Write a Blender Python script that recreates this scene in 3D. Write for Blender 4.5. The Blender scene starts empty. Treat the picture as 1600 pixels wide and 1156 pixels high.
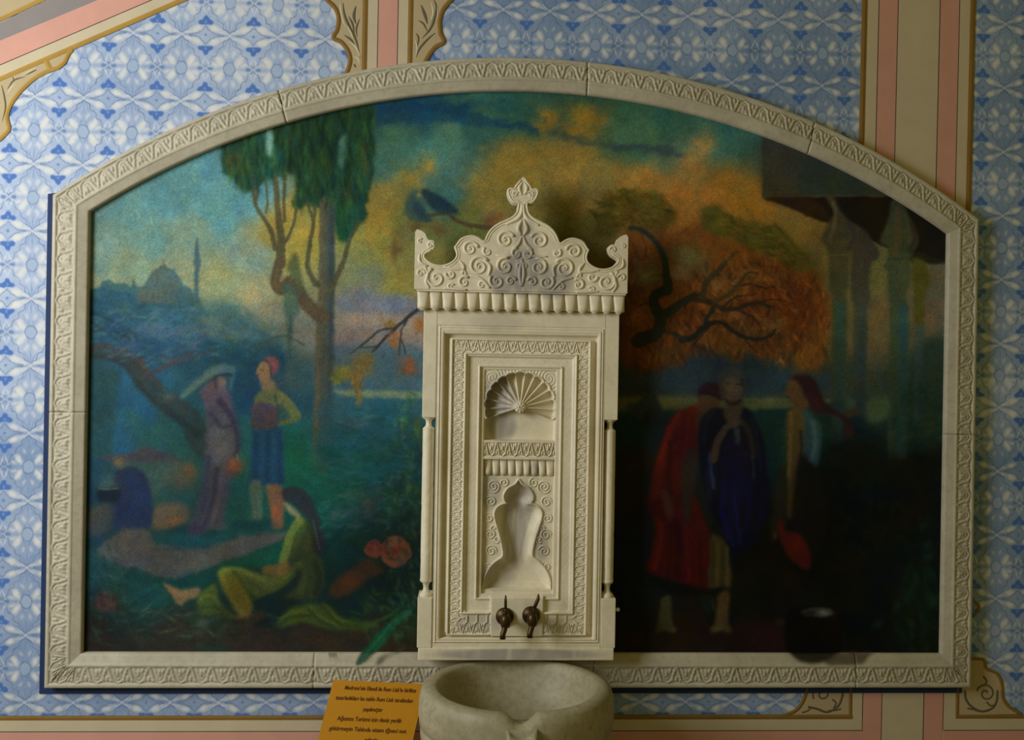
import bpy, bmesh, math, random
import numpy as np
from mathutils import Vector, Matrix

# ------------------------------------------------------------------ camera
SC = bpy.context.scene
COL = SC.collection
F_PX = 1400.0
YAW, ROLL, DIST = math.radians(2.87), math.radians(0.99), 3.5
_R0 = np.array([math.cos(YAW), -math.sin(YAW), 0.0])
DIR = np.array([math.sin(YAW), math.cos(YAW), 0.0])
_U0 = np.array([0, 0, 1.0])
CR = math.cos(ROLL) * _R0 + math.sin(ROLL) * _U0
CU = math.cos(ROLL) * _U0 - math.sin(ROLL) * _R0
CAM = -DIST * DIR
cam_data = bpy.data.cameras.new('camera')
cam_data.sensor_fit = 'HORIZONTAL'
cam_data.sensor_width = 36.0
cam_data.lens = 36.0 * F_PX / 1600.0
cam_data.clip_start = 0.05
cam = bpy.data.objects.new('camera', cam_data)
COL.objects.link(cam)
cam.matrix_world = Matrix(((CR[0], CU[0], -DIR[0], CAM[0]),
                           (CR[1], CU[1], -DIR[1], CAM[1]),
                           (CR[2], CU[2], -DIR[2], CAM[2]),
                           (0, 0, 0, 1)))
SC.camera = cam

# ------------------------------------------------------------------ light
world = bpy.data.worlds.new('world')
SC.world = world
world.use_nodes = True
bg = world.node_tree.nodes['Background']
bg.inputs['Color'].default_value = (1.0, 0.83, 0.24, 1)
bg.inputs['Strength'].default_value = 0.18


def area_light(name, loc, target, sx, sy, power, color):
    l = bpy.data.lights.new(name, 'AREA')
    l.shape = 'RECTANGLE'
    l.size, l.size_y = sx, sy
    l.energy = power
    l.color = color
    o = bpy.data.objects.new(name, l)
    COL.objects.link(o)
    o.location = loc
    o.rotation_euler = (Vector(target) - Vector(loc)).to_track_quat('-Z', 'Y').to_euler()
    return o


# tall window in the side of the hall, left of the viewer
area_light('window_daylight', (-3.3, -2.3, 0.9), (-1.0, 0.0, 0.2), 1.3, 2.0, 116, (0.93, 0.96, 1.0))

SC.view_settings.view_transform = 'Standard'
SC.view_settings.look = 'None'
SC.view_settings.exposure = 0.0
SC.view_settings.gamma = 1.0
SC.view_settings.use_curve_mapping = False


# ------------------------------------------------------------------ helpers
def at(x, y, Y=0.0):
    """photo pixel -> point on the vertical plane at depth Y"""
    v = DIR * F_PX + CR * (x - 800) - CU * (y - 578)
    t = (Y - CAM[1]) / v[1]
    return Vector(CAM + v * t)


def project(V):
    q = V - CAM
    z = q @ DIR
    return 800 + F_PX * (q @ CR) / z, 578 - F_PX * (q @ CU) / z


def link(name, mesh, mat=None, parent=None):
    o = bpy.data.objects.new(name, mesh)
    COL.objects.link(o)
    if mat and not mesh.materials:
        mesh.materials.append(mat)
    if parent:
        o.parent = parent
    return o


def tag(o, label, cat, group=None):
    o['label'] = label
    o['category'] = cat
    if group:
        o['group'] = group
    return o


def thing(name, loc, label, cat, group=None):
    o = bpy.data.objects.new(name, None)
    o.empty_display_size = 0.05
    COL.objects.link(o)
    o.location = loc
    return tag(o, label, cat, group)


def part(name, mesh, mat, parent):
    """mesh is given in world coordinates; keep it there under the parent"""
    o = link(name, mesh, mat, parent)
    if parent is not None:
        o.matrix_parent_inverse = Matrix.Translation(-parent.location) if parent.type == 'EMPTY' else Matrix()
    return o


def from_bm(bm, name, smooth=False):
    bmesh.ops.recalc_face_normals(bm, faces=bm.faces[:])
    me = bpy.data.meshes.new(name)
    bm.to_mesh(me)
    bm.free()
    if smooth:
        me.polygons.foreach_set('use_smooth', [True] * len(me.polygons))
    return me


def raw_mesh(name, V, Fq, smooth=True):
    """fast mesh from arrays: V (n,3), Fq (m,4)"""
    me = bpy.data.meshes.new(name)
    V = np.ascontiguousarray(V, dtype=np.float32)
    Fq = np.ascontiguousarray(Fq, dtype=np.int32)
    me.vertices.add(len(V))
    me.vertices.foreach_set('co', V.ravel())
    me.loops.add(Fq.size)
    me.loops.foreach_set('vertex_index', Fq.ravel())
    me.polygons.add(len(Fq))
    me.polygons.foreach_set('loop_start', np.arange(0, Fq.size, 4, dtype=np.int32))
    me.polygons.foreach_set('use_smooth', np.full(len(Fq), smooth))
    me.update(calc_edges=True)
    return me


def set_color(me, name, rgba):
    at_ = me.attributes.new(name, 'FLOAT_COLOR', 'POINT')
    at_.data.foreach_set('color', np.ascontiguousarray(rgba, dtype=np.float32).ravel())


def grid_faces(n, m):
    i = np.arange((n - 1) * m).reshape(n - 1, m)[:, :-1]
    return np.stack([i, i + m, i + m + 1, i + 1], -1)       # (n-1, m-1, 4)


def compact(V, Fq):
    used = np.unique(Fq)
    remap = np.zeros(len(V), dtype=np.int64)
    remap[used] = np.arange(len(used))
    return V[used], remap[Fq], used


def smooth_curve(pts, n=8, closed=False):
    """Catmull-Rom through the points"""
    P = np.array(pts, float)
    out = []
    k = len(P)
    rng = range(k) if closed else range(k - 1)
    for i in rng:
        p1, p2 = P[i], P[(i + 1) % k]
        p0 = P[(i - 1) % k] if (closed or i > 0) else 2 * p1 - p2
        p3 = P[(i + 2) % k] if (closed or i + 2 < k) else 2 * p2 - p1
        for j in range(n):
            t = j / n
            out.append(0.5 * ((2 * p1) + (-p0 + p2) * t + (2 * p0 - 5 * p1 + 4 * p2 - p3) * t * t
                              + (-p0 + 3 * p1 - 3 * p2 + p3) * t ** 3))
    if not closed:
        out.append(P[-1])
    return np.array(out)


def bm_box(bm, x0, x1, y0, y1, z0, z1, bevel=0.0):
    r = bmesh.ops.create_cube(bm, size=1.0)
    for v in r['verts']:
        v.co = Vector(((x0 + x1) / 2 + v.co.x * (x1 - x0), (y0 + y1) / 2 + v.co.y * (y1 - y0),
                       (z0 + z1) / 2 + v.co.z * (z1 - z0)))
    if bevel:
        es = {e for v in r['verts'] for e in v.link_edges}
        bmesh.ops.bevel(bm, geom=list(es), offset=bevel, segments=2, affect='EDGES', profile=0.6)


def bm_lathe(bm, profile, origin, axis='Z', seg=24, cap=True):
    """profile: list of (radius, height)"""
    rings = []
    for (r, h) in profile:
        ring = []
        for k in range(seg):
            a = 2 * math.pi * k / seg
            if axis == 'Z':
                p = (r * math.cos(a), r * math.sin(a), h)
            elif axis == 'Y':
                p = (r * math.cos(a), h, r * math.sin(a))
            else:
                p = (h, r * math.cos(a), r * math.sin(a))
            ring.append(bm.verts.new(Vector(origin) + Vector(p)))
        rings.append(ring)
    for a, b in zip(rings, rings[1:]):
        for k in range(seg):
            bm.faces.new((a[k], a[(k + 1) % seg], b[(k + 1) % seg], b[k]))
    if cap:
        bm.faces.new(rings[0])
        bm.faces.new(rings[-1])


def bm_tube(bm, pts, radii, seg=8, flat=1.0):
    pts = [Vector(p) for p in pts]
    if not hasattr(radii, '__len__'):
        radii = [radii] * len(pts)
    rings = []
    for i, p in enumerate(pts):
        t = (pts[min(i + 1, len(pts) - 1)] - pts[max(i - 1, 0)])
        if t.length < 1e-9:
            t = Vector((1, 0, 0))
        t.normalize()
        up = Vector((0, 1, 0)) if abs(t.y) < 0.9 else Vector((1, 0, 0))
        s = t.cross(up).normalized()
        w = s.cross(t).normalized()
        rings.append([bm.verts.new(p + radii[i] * (s * math.cos(2 * math.pi * k / seg)
                                                   + w * flat * math.sin(2 * math.pi * k / seg))) for k in range(seg)])
    for a, b in zip(rings, rings[1:]):
        for k in range(seg):
            bm.faces.new((a[k], a[(k + 1) % seg], b[(k + 1) % seg], b[k]))
    bm.faces.new(rings[0])
    bm.faces.new(rings[-1])


def bm_prism(bm, pts, y0, y1):
    """pts: (x,z) outline, extruded between depths y0 and y1"""
    a = [bm.verts.new((p[0], y0, p[1])) for p in pts]
    b = [bm.verts.new((p[0], y1, p[1])) for p in pts]
    n = len(pts)
    fa = bm.faces.new(a)
    bm.faces.new(b)
    for i in range(n):
        bm.faces.new((a[i], a[(i + 1) % n], b[(i + 1) % n], b[i]))
    return a, b, fa


# ------------------------------------------------------------------ materials
def lin(c):
    c = np.asarray(c, float) / 255.0
    return np.where(c <= 0.04045, c / 12.92, ((c + 0.055) / 1.055) ** 2.4)


class X:
    """tiny expression compiler to Math nodes"""
    tree = None

    def __init__(s, sock):
        s.s = sock

    @staticmethod
    def op(kind, *a, clamp=False):
        n = X.tree.nodes.new('ShaderNodeMath')
        n.operation = kind
        n.use_clamp = clamp
        for i, v in enumerate(a):
            if isinstance(v, X):
                X.tree.links.new(v.s, n.inputs[i])
            else:
                n.inputs[i].default_value = v
        return X(n.outputs[0])

    def __add__(s, o): return X.op('ADD', s, o)
    __radd__ = __add__
    def __sub__(s, o): return X.op('SUBTRACT', s, o)
    def __rsub__(s, o): return X.op('SUBTRACT', o, s)
    def __mul__(s, o): return X.op('MULTIPLY', s, o)
    __rmul__ = __mul__
    def __truediv__(s, o): return X.op('DIVIDE', s, o)


def xabs(a): return X.op('ABSOLUTE', a)
def xmax(a, b): return X.op('MAXIMUM', a, b)
def xmin(a, b): return X.op('MINIMUM', a, b)
def xsqrt(a): return X.op('SQRT', a)
def xsin(a): return X.op('SINE', a)
def soft(d, w): return X.op('MULTIPLY_ADD', d, -1.0 / w, 0.5, clamp=True)    # 1 inside (d<0)


def new_mat(name, rough=0.6, spec=0.3, metallic=0.0):
    m = bpy.data.materials.new(name)
    m.use_nodes = True
    b = m.node_tree.nodes['Principled BSDF']
    b.inputs['Roughness'].default_value = rough
    b.inputs['Specular IOR Level'].default_value = spec
    b.inputs['Metallic'].default_value = metallic
    X.tree = m.node_tree
    return m, m.node_tree, b


def mixrgb(t, fac, a, b):
    n = t.nodes.new('ShaderNodeMix')
    n.data_type = 'RGBA'
    for sock, v in ((n.inputs[0], fac), (n.inputs[6], a), (n.inputs[7], b)):
        if isinstance(v, X):
            t.links.new(v.s, sock)
        elif hasattr(v, 'is_linked'):
            t.links.new(v, sock)
        elif isinstance(v, (int, float)):
            sock.default_value = v
        else:
            sock.default_value = (*v, 1.0) if len(v) == 3 else v
    return n.outputs[2]


def noise(t, scale, detail=3, rough=0.55, coord='Object', vec=None):
    if vec is None:
        tc = t.nodes.new('ShaderNodeTexCoord')
        vec = tc.outputs[coord]
    n = t.nodes.new('ShaderNodeTexNoise')
    n.inputs['Scale'].default_value = scale
    n.inputs['Detail'].default_value = detail
    n.inputs['Roughness'].default_value = rough
    t.links.new(vec, n.inputs['Vector'])
    return X(n.outputs['Fac'])


def bump(t, b, h, strength, dist):
    n = t.nodes.new('ShaderNodeBump')
    n.inputs['Strength'].default_value = strength
    n.inputs['Distance'].default_value = dist
    t.links.new(h.s, n.inputs['Height'])
    t.links.new(n.outputs['Normal'], b.inputs['Normal'])


def world_pos(t):
    g = t.nodes.new('ShaderNodeNewGeometry')
    return g.outputs['Position']


def xyz(t):
    s = t.nodes.new('ShaderNodeSeparateXYZ')
    t.links.new(world_pos(t), s.inputs[0])
    return X(s.outputs[0]), X(s.outputs[1]), X(s.outputs[2])


def paint_mat(name, col, var=0.12, rough=0.7):
    m, t, b = new_mat(name, rough, 0.2)
    p = world_pos(t)
    n = noise(t, 9.0, 4, vec=p)
    n2 = noise(t, 160.0, 2, vec=p)
    c = np.array(col)
    o = mixrgb(t, n, c * (1 - var), np.minimum(c * (1 + var), 1))
    o = mixrgb(t, n2 * 0.25, o, c * 0.75)
    t.links.new(o, b.inputs['Base Color'])
    bump(t, b, n2, 0.15, 0.002)
    return m


def marble_mat(name, base, dark, stains=(), stain_col=(0.22, 0.2, 0.2), vcol=False, rough=0.5, speck=0.35):
    """marble with cloudy veins; stains = soft ellipses (x, z, rx, rz, strength) of grey weathering"""
    m, t, b = new_mat(name, rough, 0.35)
    p = world_pos(t)
    n = noise(t, 6.0, 6, 0.6, vec=p)
    n2 = noise(t, 45.0, 5, 0.65, vec=p)
    f = X.op('MULTIPLY_ADD', n, 2.2, -0.65, clamp=True)
    o = mixrgb(t, f, dark, base)
    spk = X.op('MULTIPLY_ADD', n2, 3.0, -1.35, clamp=True)
    o = mixrgb(t, spk * speck, o, np.array(dark) * 0.75)
    if stains:
        px, py, pz = xyz(t)
        mp = t.nodes.new('ShaderNodeMapping')
        mp.inputs['Scale'].default_value = (28, 28, 3.5)
        t.links.new(p, mp.inputs['Vector'])
        st = noise(t, 1.0, 4, 0.6, vec=mp.outputs[0])
        tot = None
        for (sx, sz, rx, rz, k) in stains:
            dx = (px - sx) * (1 / rx)
            dz = (pz - sz) * (1 / rz)
            e = X.op('MULTIPLY_ADD', dx * dx + dz * dz, -1.7, 1.7, clamp=True) * k
            tot = e if tot is None else xmax(tot, e)
        tot = tot * X.op('MULTIPLY_ADD', st, 2.8, -0.35, clamp=True)
        o = mixrgb(t, tot, o, stain_col)
    if vcol:
        a = t.nodes.new('ShaderNodeAttribute')
        a.attribute_name = 'paint'
        o = mixrgb(t, X(a.outputs['Alpha']), o, a.outputs['Color'])
    t.links.new(o, b.inputs['Base Color'])
    bump(t, b, n2, 0.25, 0.003)
    return m


M = {}
M['gold'] = paint_mat('gold_paint', (0.42, 0.25, 0.05), 0.25)
M['gold_dark'] = paint_mat('dark_gold_paint', (0.25, 0.14, 0.03), 0.25)
M['cream'] = paint_mat('cream_paint', (0.57, 0.48, 0.32))
M['pink'] = paint_mat('pink_paint', (0.64, 0.33, 0.25))
M['grey'] = paint_mat('grey_paint', (0.26, 0.23, 0.215))
M['tan'] = paint_mat('tan_paint', (0.47, 0.37, 0.21))
M['line'] = paint_mat('dark_line_paint', (0.055, 0.035, 0.03))
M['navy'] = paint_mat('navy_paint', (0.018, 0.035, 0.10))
M['leaf_dark'] = paint_mat('ornament_dark_paint', (0.13, 0.11, 0.06))  # dark strokes of the painted leaf scrolls
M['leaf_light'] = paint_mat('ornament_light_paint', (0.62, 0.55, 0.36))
M['frame'] = marble_mat('frame_marble', (0.54, 0.495, 0.365), (0.41, 0.365, 0.26), vcol=True, speck=0.6)
M['floor'] = paint_mat('floor_stone', (0.30, 0.27, 0.22))

# ------------------------------------------------------------------ wall with the stencilled pattern
# lattice phases of the three painted panels (pattern centre A): left, middle, right
_A0 = (-1.7438, 1.0087)
_A1 = tuple(at(1251, 32)[i] for i in (0, 2))
_A2 = tuple(at(1537, 37)[i] for i in (0, 2))
XS1 = at(605, 50).x
XS2 = at(1430, 150).x


def wall_material():
    m, t, b = new_mat('stencilled_blue_wall', 0.75, 0.15)
    px, py, pz = xyz(t)
    TX, TZ = 0.1816, 0.2562
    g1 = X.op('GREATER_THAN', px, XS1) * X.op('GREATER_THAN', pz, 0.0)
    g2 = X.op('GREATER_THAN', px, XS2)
    ox = g1 * (1.0 - g2) * (_A1[0] - _A0[0]) + g2 * (_A2[0] - _A0[0]) + _A0[0]
    oz = g1 * (1.0 - g2) * (_A1[1] - _A0[1]) + g2 * (_A2[1] - _A0[1]) + _A0[1]
    # wobble of the hand stencil
    w = noise(t, 48.0, 3, 0.7, vec=world_pos(t)) - 0.5
    w2 = noise(t, 40.0, 3, 0.7) - 0.5
    U = (px - ox + w * 0.016) * (1 / TX) + 40.5
    V = (pz - oz + w2 * 0.016) * (1 / TZ) + 40.5
    u = xabs(X.op('FRACT', U) - 0.5) * 75.0          # 0..37.5
    v = xabs(X.op('FRACT', V) - 0.5) * 104.6         # 0..52.3

    def ell(cx, cy, rx, ry, ang=0.0):
        ca, sa = math.cos(math.radians(ang)), math.sin(math.radians(ang))
        dx, dy = u - cx, v - cy
        a = (dx * ca + dy * sa) * (1 / rx)
        bb = (dy * ca - dx * sa) * (1 / ry)
        return (xsqrt(a * a + bb * bb) - 1.0) * min(rx, ry)

    def seg(x0, y0, x1, y1):
        L = math.hypot(x1 - x0, y1 - y0)
        tx, ty = (x1 - x0) / L, (y1 - y0) / L
        dx, dy = u - x0, v - y0
        al = dx * tx + dy * ty
        pr = dy * tx - dx * ty
        over = xmax(al * -1.0, al - L)
        return xmax(xabs(pr), over), al, pr

    def union(*ds):
        r = ds[0]
        for d in ds[1:]:
            r = xmin(r, d)
        return r

    # cream leaves
    leaves = union(ell(14.5, 9.8, 9.5, 5.6, -22), ell(24.5, 5.6, 10, 2.8, -20),
                   ell(22.5, 40.5, 11.0, 6.0, 60), ell(15.5, 46, 6.5, 3.2, 15), ell(31.0, 28.5, 5.2, 2.6, 62))
    leaf_core = union(ell(13.5, 9.8, 5.5, 2.4, -20), ell(21.5, 40.5, 5.5, 2.4, 58))
    # blue club flowers, dots
    club = union(ell(6.2, 20.4, 5.8, 4.0, -14), ell(0, 24, 4.8, 7.4), ell(3.0, 21.5, 4.6, 4.4))
    club_in = ell(0, 21, 1.6, 2.0)
    dots = union(ell(7.8, 52.3, 4.0, 2.8), ell(0, 0, 2.0, 2.0))
    med_in = ell(37.5, 52.3, 8.8, 10.2)
    med_line = xabs(med_in) - 0.7
    petal = union(ell(37.5, 13.5, 1.2, 9), ell(32, 13, 1.0, 9, 25), ell(27.5, 9.0, 8, 1.0, -40), ell(25.5, 0.5, 9, 1.1, 2), ell(33, 40.0, 0.9, 5, 20))
    # outlines
    d1, al1, pr1 = seg(0, 52.3, 37.5, 0)
    wav = xabs(pr1 + xsin(al1 * 0.40) * 1.5) - 0.75
    d2, al2, pr2 = seg(0, 14, 27, 1)
    L2 = math.hypot(27, 13)
    cur = xmax(xabs(pr2 + xsin(al2 * (math.pi / L2)) * 4.2) - 0.6, xmax(al2 * -1.0, al2 - L2))
    outl = union(wav, cur, med_line)
    white_star = union(ell(37.5, 0, 2.4, 2.4), ell(0, 52.3, 5.5, 1.0, 42), ell(30, 6, 7, 0.8, -36), ell(3.5, 42, 1.0, 6, -20))
    # washes of deeper and paler blue in irregular areas of the wall
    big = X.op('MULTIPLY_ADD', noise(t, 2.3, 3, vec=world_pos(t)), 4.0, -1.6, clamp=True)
    # the middle panel and the lower wall are set to a deeper blue
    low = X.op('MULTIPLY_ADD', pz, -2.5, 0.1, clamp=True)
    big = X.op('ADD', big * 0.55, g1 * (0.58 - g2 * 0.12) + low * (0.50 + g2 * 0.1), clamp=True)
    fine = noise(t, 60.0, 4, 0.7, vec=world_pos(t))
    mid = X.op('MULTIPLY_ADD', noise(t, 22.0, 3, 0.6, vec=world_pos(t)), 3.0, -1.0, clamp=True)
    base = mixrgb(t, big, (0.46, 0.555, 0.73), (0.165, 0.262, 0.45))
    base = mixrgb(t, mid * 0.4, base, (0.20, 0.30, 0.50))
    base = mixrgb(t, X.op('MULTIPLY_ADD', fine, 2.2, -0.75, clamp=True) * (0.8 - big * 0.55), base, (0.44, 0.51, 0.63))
    o = mixrgb(t, soft(leaves + big * 2.0 + (fine - 0.5) * 3.0, 4.6) * (0.92 - mid * 0.3), base, (0.70, 0.70, 0.66))
    o = mixrgb(t, soft(leaf_core, 4.0) * 0.35, o, (0.80, 0.78, 0.68))
    o = mixrgb(t, soft(med_in, 2.5) * 0.7, o, (0.36, 0.46, 0.62))
    o = mixrgb(t, soft(petal, 1.8) * 0.55, o, (0.16, 0.25, 0.47))
    o = mixrgb(t, soft(outl, 2.0) * (0.95 - mid * 0.55), o, (0.10, 0.145, 0.27))
    o = mixrgb(t, soft(white_star, 1.8) * 0.6, o, (0.74, 0.76, 0.78))
    o = mixrgb(t, soft(dots, 2.0) * 0.75, o, (0.10, 0.18, 0.38))
    o = mixrgb(t, soft(club, 2.0) * 0.95, o, (0.055, 0.155, 0.46))
    o = mixrgb(t, soft(club_in, 2.0) * 0.45, o, (0.30, 0.45, 0.75))
    # paint grain
    gr = noise(t, 420.0, 2, 0.7, vec=world_pos(t))
    o = mixrgb(t, X.op('MULTIPLY_ADD', gr, 2.0, -0.75, clamp=True) * 0.35, o, (0.17, 0.20, 0.24))
    t.links.new(o, b.inputs['Base Color'])
    bump(t, b, fine, 0.1, 0.002)
    return m


bm = bmesh.new()
bm_box(bm, -3.4, 4.0, 0.0, 0.25, -2.0, 2.6)
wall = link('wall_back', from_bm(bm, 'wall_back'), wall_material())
wall['kind'] = 'structure'
wall['label'] = 'plastered wall stencilled with a blue and white floral lattice'
bm = bmesh.new()
bm_box(bm, -3.4, 4.0, -4.6, 0.25, -2.1, -2.0)
fl = link('floor', from_bm(bm, 'floor'), M['floor'])
fl['kind'] = 'structure'


def to_wall(pts, Y=0.0):
    return [(p.x, p.z) for p in (at(x, y, Y) for x, y in pts)]


def band(name, pts, mat, y1=-0.0015):
    """flat painted field on the wall: pixel outline"""
    b_ = bmesh.new()
    bm_prism(b_, to_wall(pts), 0.001, y1)
    return link(name, from_bm(b_, name), M[mat], wall)


def ribbon(name, pts, w, mat, y1=-0.003, sm=True, taper=False, parent=None):
    """painted or moulded line of pixel width w along the pixel path"""
    P = smooth_curve(pts, 7) if sm else np.array(pts, float)
    T = np.gradient(P, axis=0)
    T /= np.maximum(np.linalg.norm(T, axis=1, keepdims=True), 1e-9)
    Nn = np.stack([-T[:, 1], T[:, 0]], 1)
    ww = np.full(len(P), w / 2.0)
    if taper:
        s = np.linspace(0, 1, len(P))
        ww = w / 2.0 * np.maximum(np.sin(np.pi * (0.08 + 0.86 * s)), 0.12)
    a = P + Nn * ww[:, None]
    b2 = P - Nn * ww[:, None]
    A = [at(*q) for q in a]
    B = [at(*q) for q in b2]
    b_ = bmesh.new()
    rows = []
    for p, q in zip(A, B):
        mid = (p + q) / 2
        rows.append([b_.verts.new((p.x, 0.0005, p.z)), b_.verts.new((p.x, y1 * 0.6, p.z)),
                     b_.verts.new((mid.x, y1, mid.z)), b_.verts.new((q.x, y1 * 0.6, q.z)),
                     b_.verts.new((q.x, 0.0005, q.z))])
    for r0, r1 in zip(rows, rows[1:]):
        for k in range(4):
            b_.faces.new((r0[k], r0[k + 1], r1[k + 1], r1[k]))
    b_.faces.new(rows[0])
    b_.faces.new(rows[-1])
    return link(name, from_bm(b_, name), M[mat], parent or wall)


# ---- sloping border, upper left
def sl(y0, x1):          # from (0,y0) towards (x1,0), extended past the frame edge
    k = y0 / x1
    return lambda x: y0 - k * x


e_gold, e_line, e_pink, e_grey, e_g2, e_top = sl(124, 286), sl(102, 238), sl(64, 154), sl(36, 76), sl(31, 66), sl(27, 58)
xa, xb = -420, 620


def between(f, g):
    return [(xa, f(xa)), (xb, f(xb)), (xb, g(xb)), (xa, g(xa))]


band('cream_band', between(e_gold, e_line), 'cream', -0.002)
band('pink_band', between(e_line, e_pink), 'pink', -0.002)
band('grey_band', between(e_pink, e_grey), 'grey', -0.002)
band('tan_field', between(e_g2, lambda x: e_g2(x) - 160), 'tan', -0.002)
ribbon('dark_line', [(xa, e_line(xa)), (xb, e_line(xb))], 1.8, 'line', -0.0028, sm=False)
ribbon('gold_line', [(xa, e_g2(xa)), (xb, e_g2(xb))], 6.5, 'gold', -0.005, sm=False)
# scalloped corner bracket
br = [(113, 78), (107, 85), (101, 97), (91, 106), (76, 111), (55, 122), (33, 142), (18, 162), (11, 182), (14, 200), (10, 208), (-2, 219), (-30, 236)]
field = [tuple(p) for p in smooth_curve(br, 5)] + [(-30, e_gold(-30)), (113, e_gold(113))]
band('bracket_field', field, 'tan', -0.0022)
ribbon('gold_line', [(xa, e_gold(xa)), (xb, e_gold(xb))], 7, 'gold', -0.006, sm=False)
ribbon('gold_scallop', br, 6.0, 'gold', -0.006)
ribbon('gold_scallop', [(71, 92), (75, 101), (79, 109)], 8, 'gold', -0.005)
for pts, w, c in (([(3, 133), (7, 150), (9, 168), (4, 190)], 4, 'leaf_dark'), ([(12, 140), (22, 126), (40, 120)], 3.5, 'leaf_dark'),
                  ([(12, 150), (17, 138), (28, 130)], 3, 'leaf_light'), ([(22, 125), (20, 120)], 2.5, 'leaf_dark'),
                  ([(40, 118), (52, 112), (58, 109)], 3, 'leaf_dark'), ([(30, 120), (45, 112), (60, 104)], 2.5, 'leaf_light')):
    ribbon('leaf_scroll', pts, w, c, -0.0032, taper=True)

# ---- pilaster above the arch
Yb = 140
dx_ = lambda y: -0.0185 * y


def vband(name, x0, x1, mat, ya, yb, y1=-0.002, lean=0.0185):
    return band(name, [(x0 - lean * ya, ya), (x1 - lean * ya, ya), (x1 - lean * yb, yb), (x0 - lean * yb, yb)], mat, y1)


def vline(name, x, w, mat, ya, yb, y1=-0.005, lean=0.0185):
    return ribbon(name, [(x - lean * ya, ya), (x - lean * yb, yb)], w, mat, y1, sm=False)


lb = [(503, -14), (511, 0), (523, 12), (529, 28), (527, 46), (521, 59), (533, 66), (543, 79), (547, 93), (544, 108), (538, 120)]
rb = [(714, -12), (705, 0), (693, 14), (687, 32), (688, 52), (693, 66), (680, 74), (669, 88), (662, 102)]
band('bracket_field', [tuple(p) for p in smooth_curve(lb, 5)] + [(568, 120), (570, -14)], 'tan', -0.0018)
band('bracket_field', [tuple(p) for p in smooth_curve(rb, 5)] + [(641, 102), (643, -12)], 'tan', -0.0018)
vband('cream_band', 573, 641, 'cream', -260, 130)
vband('pink_band', 592, 622, 'pink', -260, 130, -0.0026)
vline('dark_line', 591.5, 1.8, 'line', -260, 130, -0.0032)
vline('dark_line', 622.3, 1.8, 'line', -260, 130, -0.0032)
vline('gold_line', 571, 8, 'gold_dark', -260, 130)
vline('gold_line', 642, 7.5, 'gold_dark', -260, 130)
ribbon('gold_scallop', lb, 6.5, 'gold_dark', -0.006)
ribbon('gold_scallop', rb, 6.5, 'gold_dark', -0.006)
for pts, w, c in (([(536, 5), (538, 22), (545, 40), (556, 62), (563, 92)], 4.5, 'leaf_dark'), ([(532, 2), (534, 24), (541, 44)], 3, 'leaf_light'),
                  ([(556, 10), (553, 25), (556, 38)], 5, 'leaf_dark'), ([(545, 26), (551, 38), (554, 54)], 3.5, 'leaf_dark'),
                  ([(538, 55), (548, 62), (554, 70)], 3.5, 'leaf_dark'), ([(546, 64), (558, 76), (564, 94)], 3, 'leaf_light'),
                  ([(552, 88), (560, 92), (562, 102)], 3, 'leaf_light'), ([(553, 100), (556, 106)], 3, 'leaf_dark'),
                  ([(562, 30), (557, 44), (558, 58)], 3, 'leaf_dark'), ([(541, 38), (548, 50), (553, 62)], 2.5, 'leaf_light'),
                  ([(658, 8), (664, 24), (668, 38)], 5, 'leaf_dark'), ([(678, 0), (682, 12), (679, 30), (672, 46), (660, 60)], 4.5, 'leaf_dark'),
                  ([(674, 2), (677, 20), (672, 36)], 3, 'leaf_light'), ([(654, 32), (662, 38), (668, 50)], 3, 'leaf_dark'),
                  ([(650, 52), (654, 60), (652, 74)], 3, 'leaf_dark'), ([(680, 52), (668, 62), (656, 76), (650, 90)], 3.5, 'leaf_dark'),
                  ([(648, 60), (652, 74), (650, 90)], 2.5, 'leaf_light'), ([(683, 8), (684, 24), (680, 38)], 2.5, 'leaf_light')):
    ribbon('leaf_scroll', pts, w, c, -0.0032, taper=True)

# ---- pilaster on the right, above and below the frame
LN = 0.0235
vband('cream_band', 1350, 1521, 'cream', -260, 1370, -0.0018, LN)
vband('pink_band', 1373.5, 1403, 'pink', -260, 1370, -0.0026, LN)
vband('pink_band', 1469, 1499, 'pink', -260, 1370, -0.0026, LN)
for x in (1373.5, 1403, 1469, 1499):
    vline('dark_line', x, 1.7, 'line', -260, 1140 if x in (1373.5, 1499) else 1370, -0.0032, LN)
vline('gold_line', 1351, 8, 'gold_dark', -260, 300, -0.005, LN)
vline('gold_line', 1520, 8, 'gold_dark', -260, 400, -0.005, LN)

# ---- horizontal border under the frame
hy = lambda x, y: y - 0.0016 * x
for (x0, x1, ends) in ((-420, 1348, 'r'), (1474, 2080, 'l')):
    band('pink_band', [(x0, hy(x0, 1143)), (x1, hy(x1, 1143)), (x1, hy(x1, 1370)), (x0, hy(x0, 1370))], 'pink', -0.0024)
    band('cream_band', [(x0, hy(x0, 1123)), (x1, hy(x1, 1123)), (x1, hy(x1, 1143)), (x0, hy(x0, 1143))], 'cream', -0.0022)
    ribbon('dark_line', [(x0, hy(x0, 1143)), (x1, hy(x1, 1143))], 1.8, 'line', -0.0032, sm=False)
ribbon('gold_line', [(-420, hy(-420, 1121.5)), (1331, hy(1331, 1121.5))], 7, 'gold_dark', -0.005, sm=False)
ribbon('gold_line', [(1493, hy(1493, 1121.5)), (2080, hy(2080, 1121.5))], 6, 'gold_dark', -0.005, sm=False)
lo = [(1222, 1118), (1232, 1115), (1245, 1108), (1255, 1094), (1260, 1078), (1262, 1064)]
band('bracket_field', [tuple(p) for p in smooth_curve(lo, 5)] + [(1329, 1060), (1328, 1118)], 'tan', -0.002)
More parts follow.
